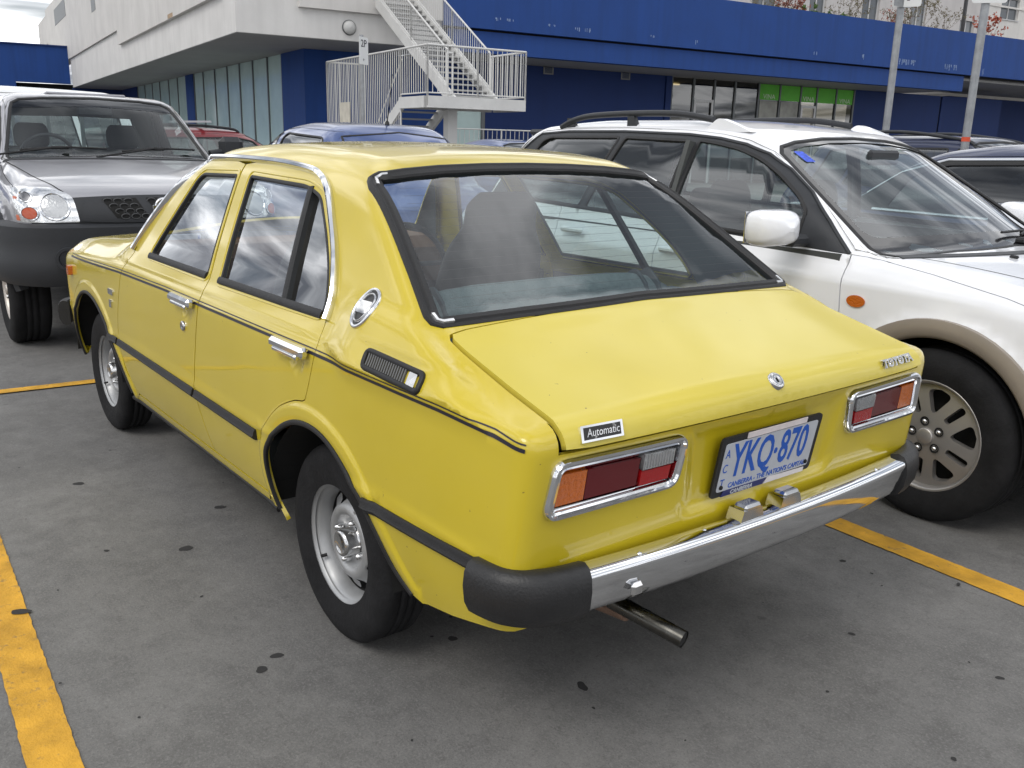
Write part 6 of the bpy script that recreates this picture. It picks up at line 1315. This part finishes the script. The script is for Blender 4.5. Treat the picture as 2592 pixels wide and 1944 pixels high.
def build_posts():
    GAL = mat('galvanised_steel', (.30, .31, .32), .45, metal=.75, var=.15, vscale=14, bump=.15, bscale=60); SGN = mat('sign_white', (.66, .67, .66), .4); BK = mat('sign_black', (.05, .05, .06), .5)
    def post(loc, h, r, label):
        o = empty('sign_post', (loc[0], loc[1], 0), 0, label, 'sign post', 'parking sign posts'); k = MB(); k.tube([(0, 0, 0), (0, 0, h)], r, 14); k.build('pole', GAL, o); return o
    view = math.atan2(1.79+8.3, -2.15-3.83)
    o = post((3.826, -8.305), 3.3, .040, 'galvanised steel post with a white arrow sign and a second plate behind it')
    for nm, rz, off, zc in (('sign_plate', view-.10, .05, 3.185), ('rear_plate', view+.9, .05, 3.185)):
        d = Vector((math.cos(rz), math.sin(rz), 0)); s = MB(); M_ = frame_mat(d*off+Vector((0, 0, zc)), Vector((-d.y, d.x, 0)), (0, 0, 1)); k = rnd([(-.15, -.23), (.15, -.23), (.15, .23), (-.15, .23)], .03)
        s.prism([tuple(p+np.array([.06 if nm == 'sign_plate' else -.04, 0])) for p in k], tuple(M_ @ Vector((0, 0, 0))), tuple(M_.to_3x3() @ Vector((1, 0, 0))), tuple(M_.to_3x3() @ Vector((0, 1, 0))), .004); sp = s.build(nm, SGN if nm == 'sign_plate' else GAL, o)
        if nm == 'sign_plate':
            a = MB(); T = lambda x, y: tuple(M_ @ Vector((x+.06, y, .0055))); a.add([T(-.055, -.125), T(-.025, -.105), T(-.025, -.145)], [(0, 2, 1)]); a.add([T(-.025, -.12), T(.055, -.12), T(.055, -.13), T(-.025, -.13)], [(0, 3, 2, 1)]); a.add([T(.0, -.145), T(.03, -.145), T(.03, -.165), T(.0, -.165)], [(0, 3, 2, 1)]); a.build('sign_arrow', BK, sp)
    o = post((2.088, -6.72), 3.0, .036, 'galvanised steel post with an orange band low down and a white sign on top')
    b = MB(); b.lathe([(.0375, 0), (.0375, .04)], c=(0, 0, 1.50), axis='z', seg=16); b.build('orange_band', mat('orange_tape', (.6, .08, .03), .5), o)
    rz = math.atan2(1.79+6.72, -2.15-2.09)+.25; d = Vector((math.cos(rz), math.sin(rz), 0)); s = MB(); M_ = frame_mat(d*.045+Vector((0, 0, 2.90)), Vector((-d.y, d.x, 0)), (0, 0, 1)); k = rnd([(-.13, -.23), (.16, -.23), (.16, .23), (-.13, .23)], .03)
    s.prism([tuple(p) for p in k], tuple(M_.translation), tuple(M_.to_3x3() @ Vector((1, 0, 0))), tuple(M_.to_3x3() @ Vector((0, 1, 0))), .004); sp = s.build('sign_plate', SGN, o)
    a = MB(); T = lambda x, y: tuple(M_ @ Vector((x, y, .0055))); a.add([T(-.03, -.165), T(.08, -.165), T(.08, -.185), T(.03, -.19), T(.02, -.205)], [(0, 4, 3, 2, 1)]); a.build('sign_mark', mat('sign_green', (.05, .3, .2), .5), sp)
    bx = MB(); bx.box((.06, -.05, 2.95), (.14, .14, .42), rz=.5); bx.build('rear_box', mat('box_dark', (.06, .06, .065), .6), o)
    # time-limit sign in front of the stair
    o = post((11.98, -5.96), 3.05, .034, 'galvanised post with a narrow white two hour parking sign before the staircase')
    rz = math.atan2(1.79+5.96, -2.15-11.98)+.95; d = Vector((math.cos(rz), math.sin(rz), 0)); M_ = frame_mat(d*.04+Vector((0, 0, 2.80)), Vector((-d.y, d.x, 0)), (0, 0, 1)); s = MB(); k = rnd([(-.125, -.215), (.125, -.215), (.125, .215), (-.125, .215)], .02)
    s.prism([tuple(p) for p in k], tuple(M_.translation), tuple(M_.to_3x3() @ Vector((1, 0, 0))), tuple(M_.to_3x3() @ Vector((0, 1, 0))), .004); sp = s.build('sign_plate', SGN, o)
    text_mesh('sign_lettering', '2P', .16, BK, sp, M_ @ Matrix.Translation((0, .11, .0055)), depth=.0005, bold=.002); text_mesh('sign_lettering', '\u2190', .08, BK, sp, M_ @ Matrix.Translation((0, -.14, .0055)), depth=.0005)
def shrub(name, loc, h, w, label, leaf_mat, nleaf, seed, lean=0., leaf=.035, cat='shrub'):
    rg = random.Random(seed); root = empty(name, loc, 0, label, cat, 'planting along the roof edge')
    br = MB(); tips = []
    def grow(p, d, L_, r, lvl):
        q = p+d*L_; mid = p+d*L_*.5+Vector((rg.gauss(0, .04), rg.gauss(0, .04), 0))*L_; br.tube([p, mid, q], [r, r*.8, r*.55], 5, caps=False); tips.append((mid, q))
        if lvl > 0:
            for _ in range(rg.choice((2, 3, 3))):
                nd = (d+Vector((rg.gauss(0, .5), rg.gauss(0, .5), rg.gauss(.1, .28)))).normalized(); grow(q if rg.random() < .6 else mid, nd, L_*rg.uniform(.55, .8), r*.6, lvl-1)
    for _ in range(5):
        d = Vector((rg.gauss(0, .35)*w/h, rg.gauss(0, .35)*w/h, 1)).normalized(); grow(Vector((rg.gauss(0, .12*w), rg.gauss(0, .12*w), -.05)), d, h*.36, .011, 3)
    br.build('branches', mat('bark_grey', (.10, .075, .055), .9), root)
    V = []; Fc = []
    for _ in range(nleaf):
        m_, q = rg.choice(tips); p = m_+(q-m_)*rg.random()+Vector((rg.gauss(0, .03), rg.gauss(0, .03), rg.gauss(0, .03))); u = Vector((rg.gauss(0, 1), rg.gauss(0, 1), rg.gauss(0, 1))).normalized(); v = u.orthogonal().normalized(); s = leaf*rg.uniform(.6, 1.3); n = len(V)
        V += [p-u*s, p+v*s*.5, p+u*s, p-v*s*.5]; Fc.append((n, n+1, n+2, n+3))
    mobj('foliage', V, Fc, leaf_mat, root); return root
def build_backdrop():
    # roof-edge planting
    G1 = mat('leaf_green', (.06, .11, .02), .6, var=.4, vscale=9); G2 = mat('leaf_olive', (.12, .10, .045), .7, var=.35, vscale=9); G3 = mat('leaf_russet', (.20, .045, .02), .6, var=.4, vscale=9); z0 = 6.15
    for i, (b, h, w, lab, m_, n, lf) in enumerate(((25.2, 1.3, 1.2, 'twiggy olive shrub nearest the staircase on the roof edge', G2, 500, .03), (26.6, 1.2, 1.2, 'russet leaved shrub beside a green clump on the roof edge', G3, 650, .04), (28.2, .8, 1.3, 'dense low green shrub on the roof edge', G1, 1500, .05), (29.6, 1.6, 1.5, 'tall bare olive shrub between the green clump and the sign post', G2, 500, .03), (32.4, 1.1, 1.2, 'sparse russet shrub behind the arrow sign post', G3, 260, .035), (34.3, 1.7, 1.8, 'wide twiggy olive shrub between the two sign posts', G2, 1100, .03), (36., 1.4, 1.3, 'thin olive shrub near the dark roof post', G2, 500, .03), (38.9, 1.25, .9, 'bright orange red leaved shrub beside the pale flats', mat('leaf_orange', (.36, .07, .03), .6, var=.3, vscale=9), 420, .055))):
        shrub('roof_shrub', bw(24.2, b, z0-.4), h*1.35+.4, w*1.2, lab, m_, int(n*1.6), 20+i, leaf=lf)
    pt = empty('roof_post', bw(24.4, 37.5, 5.7), 0, 'dark upright steel post standing on the roof edge', 'post'); k = MB(); k.box((0, 0, 1.6), (.12, .12, 3.2)); k.box((.0, -.4, 3.1), (.1, .9, .1)); k.build('steel_post', mat('post_dark', (.03, .03, .032), .5), pt)
    # flats behind
    W = wall_mat('flats_render', (.45, .43, .42)); W2 = wall_mat('flats_pale_render', (.62, .60, .57)); WG = mat('flats_window', (.10, .11, .12), .1, coat=.5); WF = mat('flats_frame', (.5, .5, .5), .5)
    def flats(label, a, b0, b1, z0, z1, m, wins, dep=8):
        o = empty('apartment_block', bw(a, (b0+b1)/2, z0), BZ, label, 'building', 'flats above the shops'); yl = lambda b: -(b-(b0+b1)/2)
        def wl(d): k = MB(); k.box(*d); k.build('wall', m, o)
        # wall pieces round the windows, row by row
        zs = sorted({0., z1-z0} | {w[2]-z0 for w in wins} | {w[3]-z0 for w in wins})
        for lo, hi in zip(zs[:-1], zs[1:]):
            row = sorted([w for w in wins if w[2]-z0 <= lo+1e-6 and w[3]-z0 >= hi-1e-6]); cur = b0
            for w in row+[(b1, b1, 0, 0)]:
                if w[0]-cur > .01: wl(((.15, (yl(cur)+yl(w[0]))/2, (lo+hi)/2), (.3, w[0]-cur, hi-lo)))
                cur = w[1]
        for (p, q, zl, zh) in wins:
            k = MB(); k.box((.20, yl((p+q)/2), (zl+zh)/2-z0), (.04, q-p, zh-zl)); wo = k.build('window', WG, o)
            k = MB()
            for bb in (p+.04, (p+q)/2, q-.04): k.box((.15, yl(bb), (zl+zh)/2-z0), (.05, .07, zh-zl-.01))
            k.build('window_frame', WF, wo); k = MB(); k.box((.02, yl((p+q)/2), zl-z0-.04), (.2, q-p+.1, .06)); k.build('window_sill', WF, wo)
        k = MB(); k.box((dep/2+.3, 0, (z1-z0)/2-.1), (dep, b1-b0-.1, z1-z0-.2)); k.build('rear_mass', m, o)
        for zz in np.arange(3., z1-z0, 3.):
            k = MB(); k.box((-.03, 0, zz), (.08, b1-b0, .12)); k.build('floor_band', W2, o)
        return o
    flats('grey rendered flats above the blue fascia, behind the twiggy shrubs', 38, 34, 59.6, 5.7, 17, W, [(57.0, 58.6, 8.2, 10.0), (47.2, 48.8, 8.4, 10.6), (51.8, 53.4, 9., 11.2), (38., 40., 9.2, 11.4), (42.6, 44., 9.0, 11.4)])
    flats('cream rendered flats with a small window, past the orange shrub', 40, 62.3, 90, 5.7, 17, W2, [(64.4, 66.6, 10.9, 12.3), (68.5, 71, 6.4, 8.), (74, 77, 9.8, 11.8)])

build_ground()
build_building()
build_stair()
build_backdrop()
build_sedan()
build_wagon()
build_pickup()
build_far_cars()
build_posts()
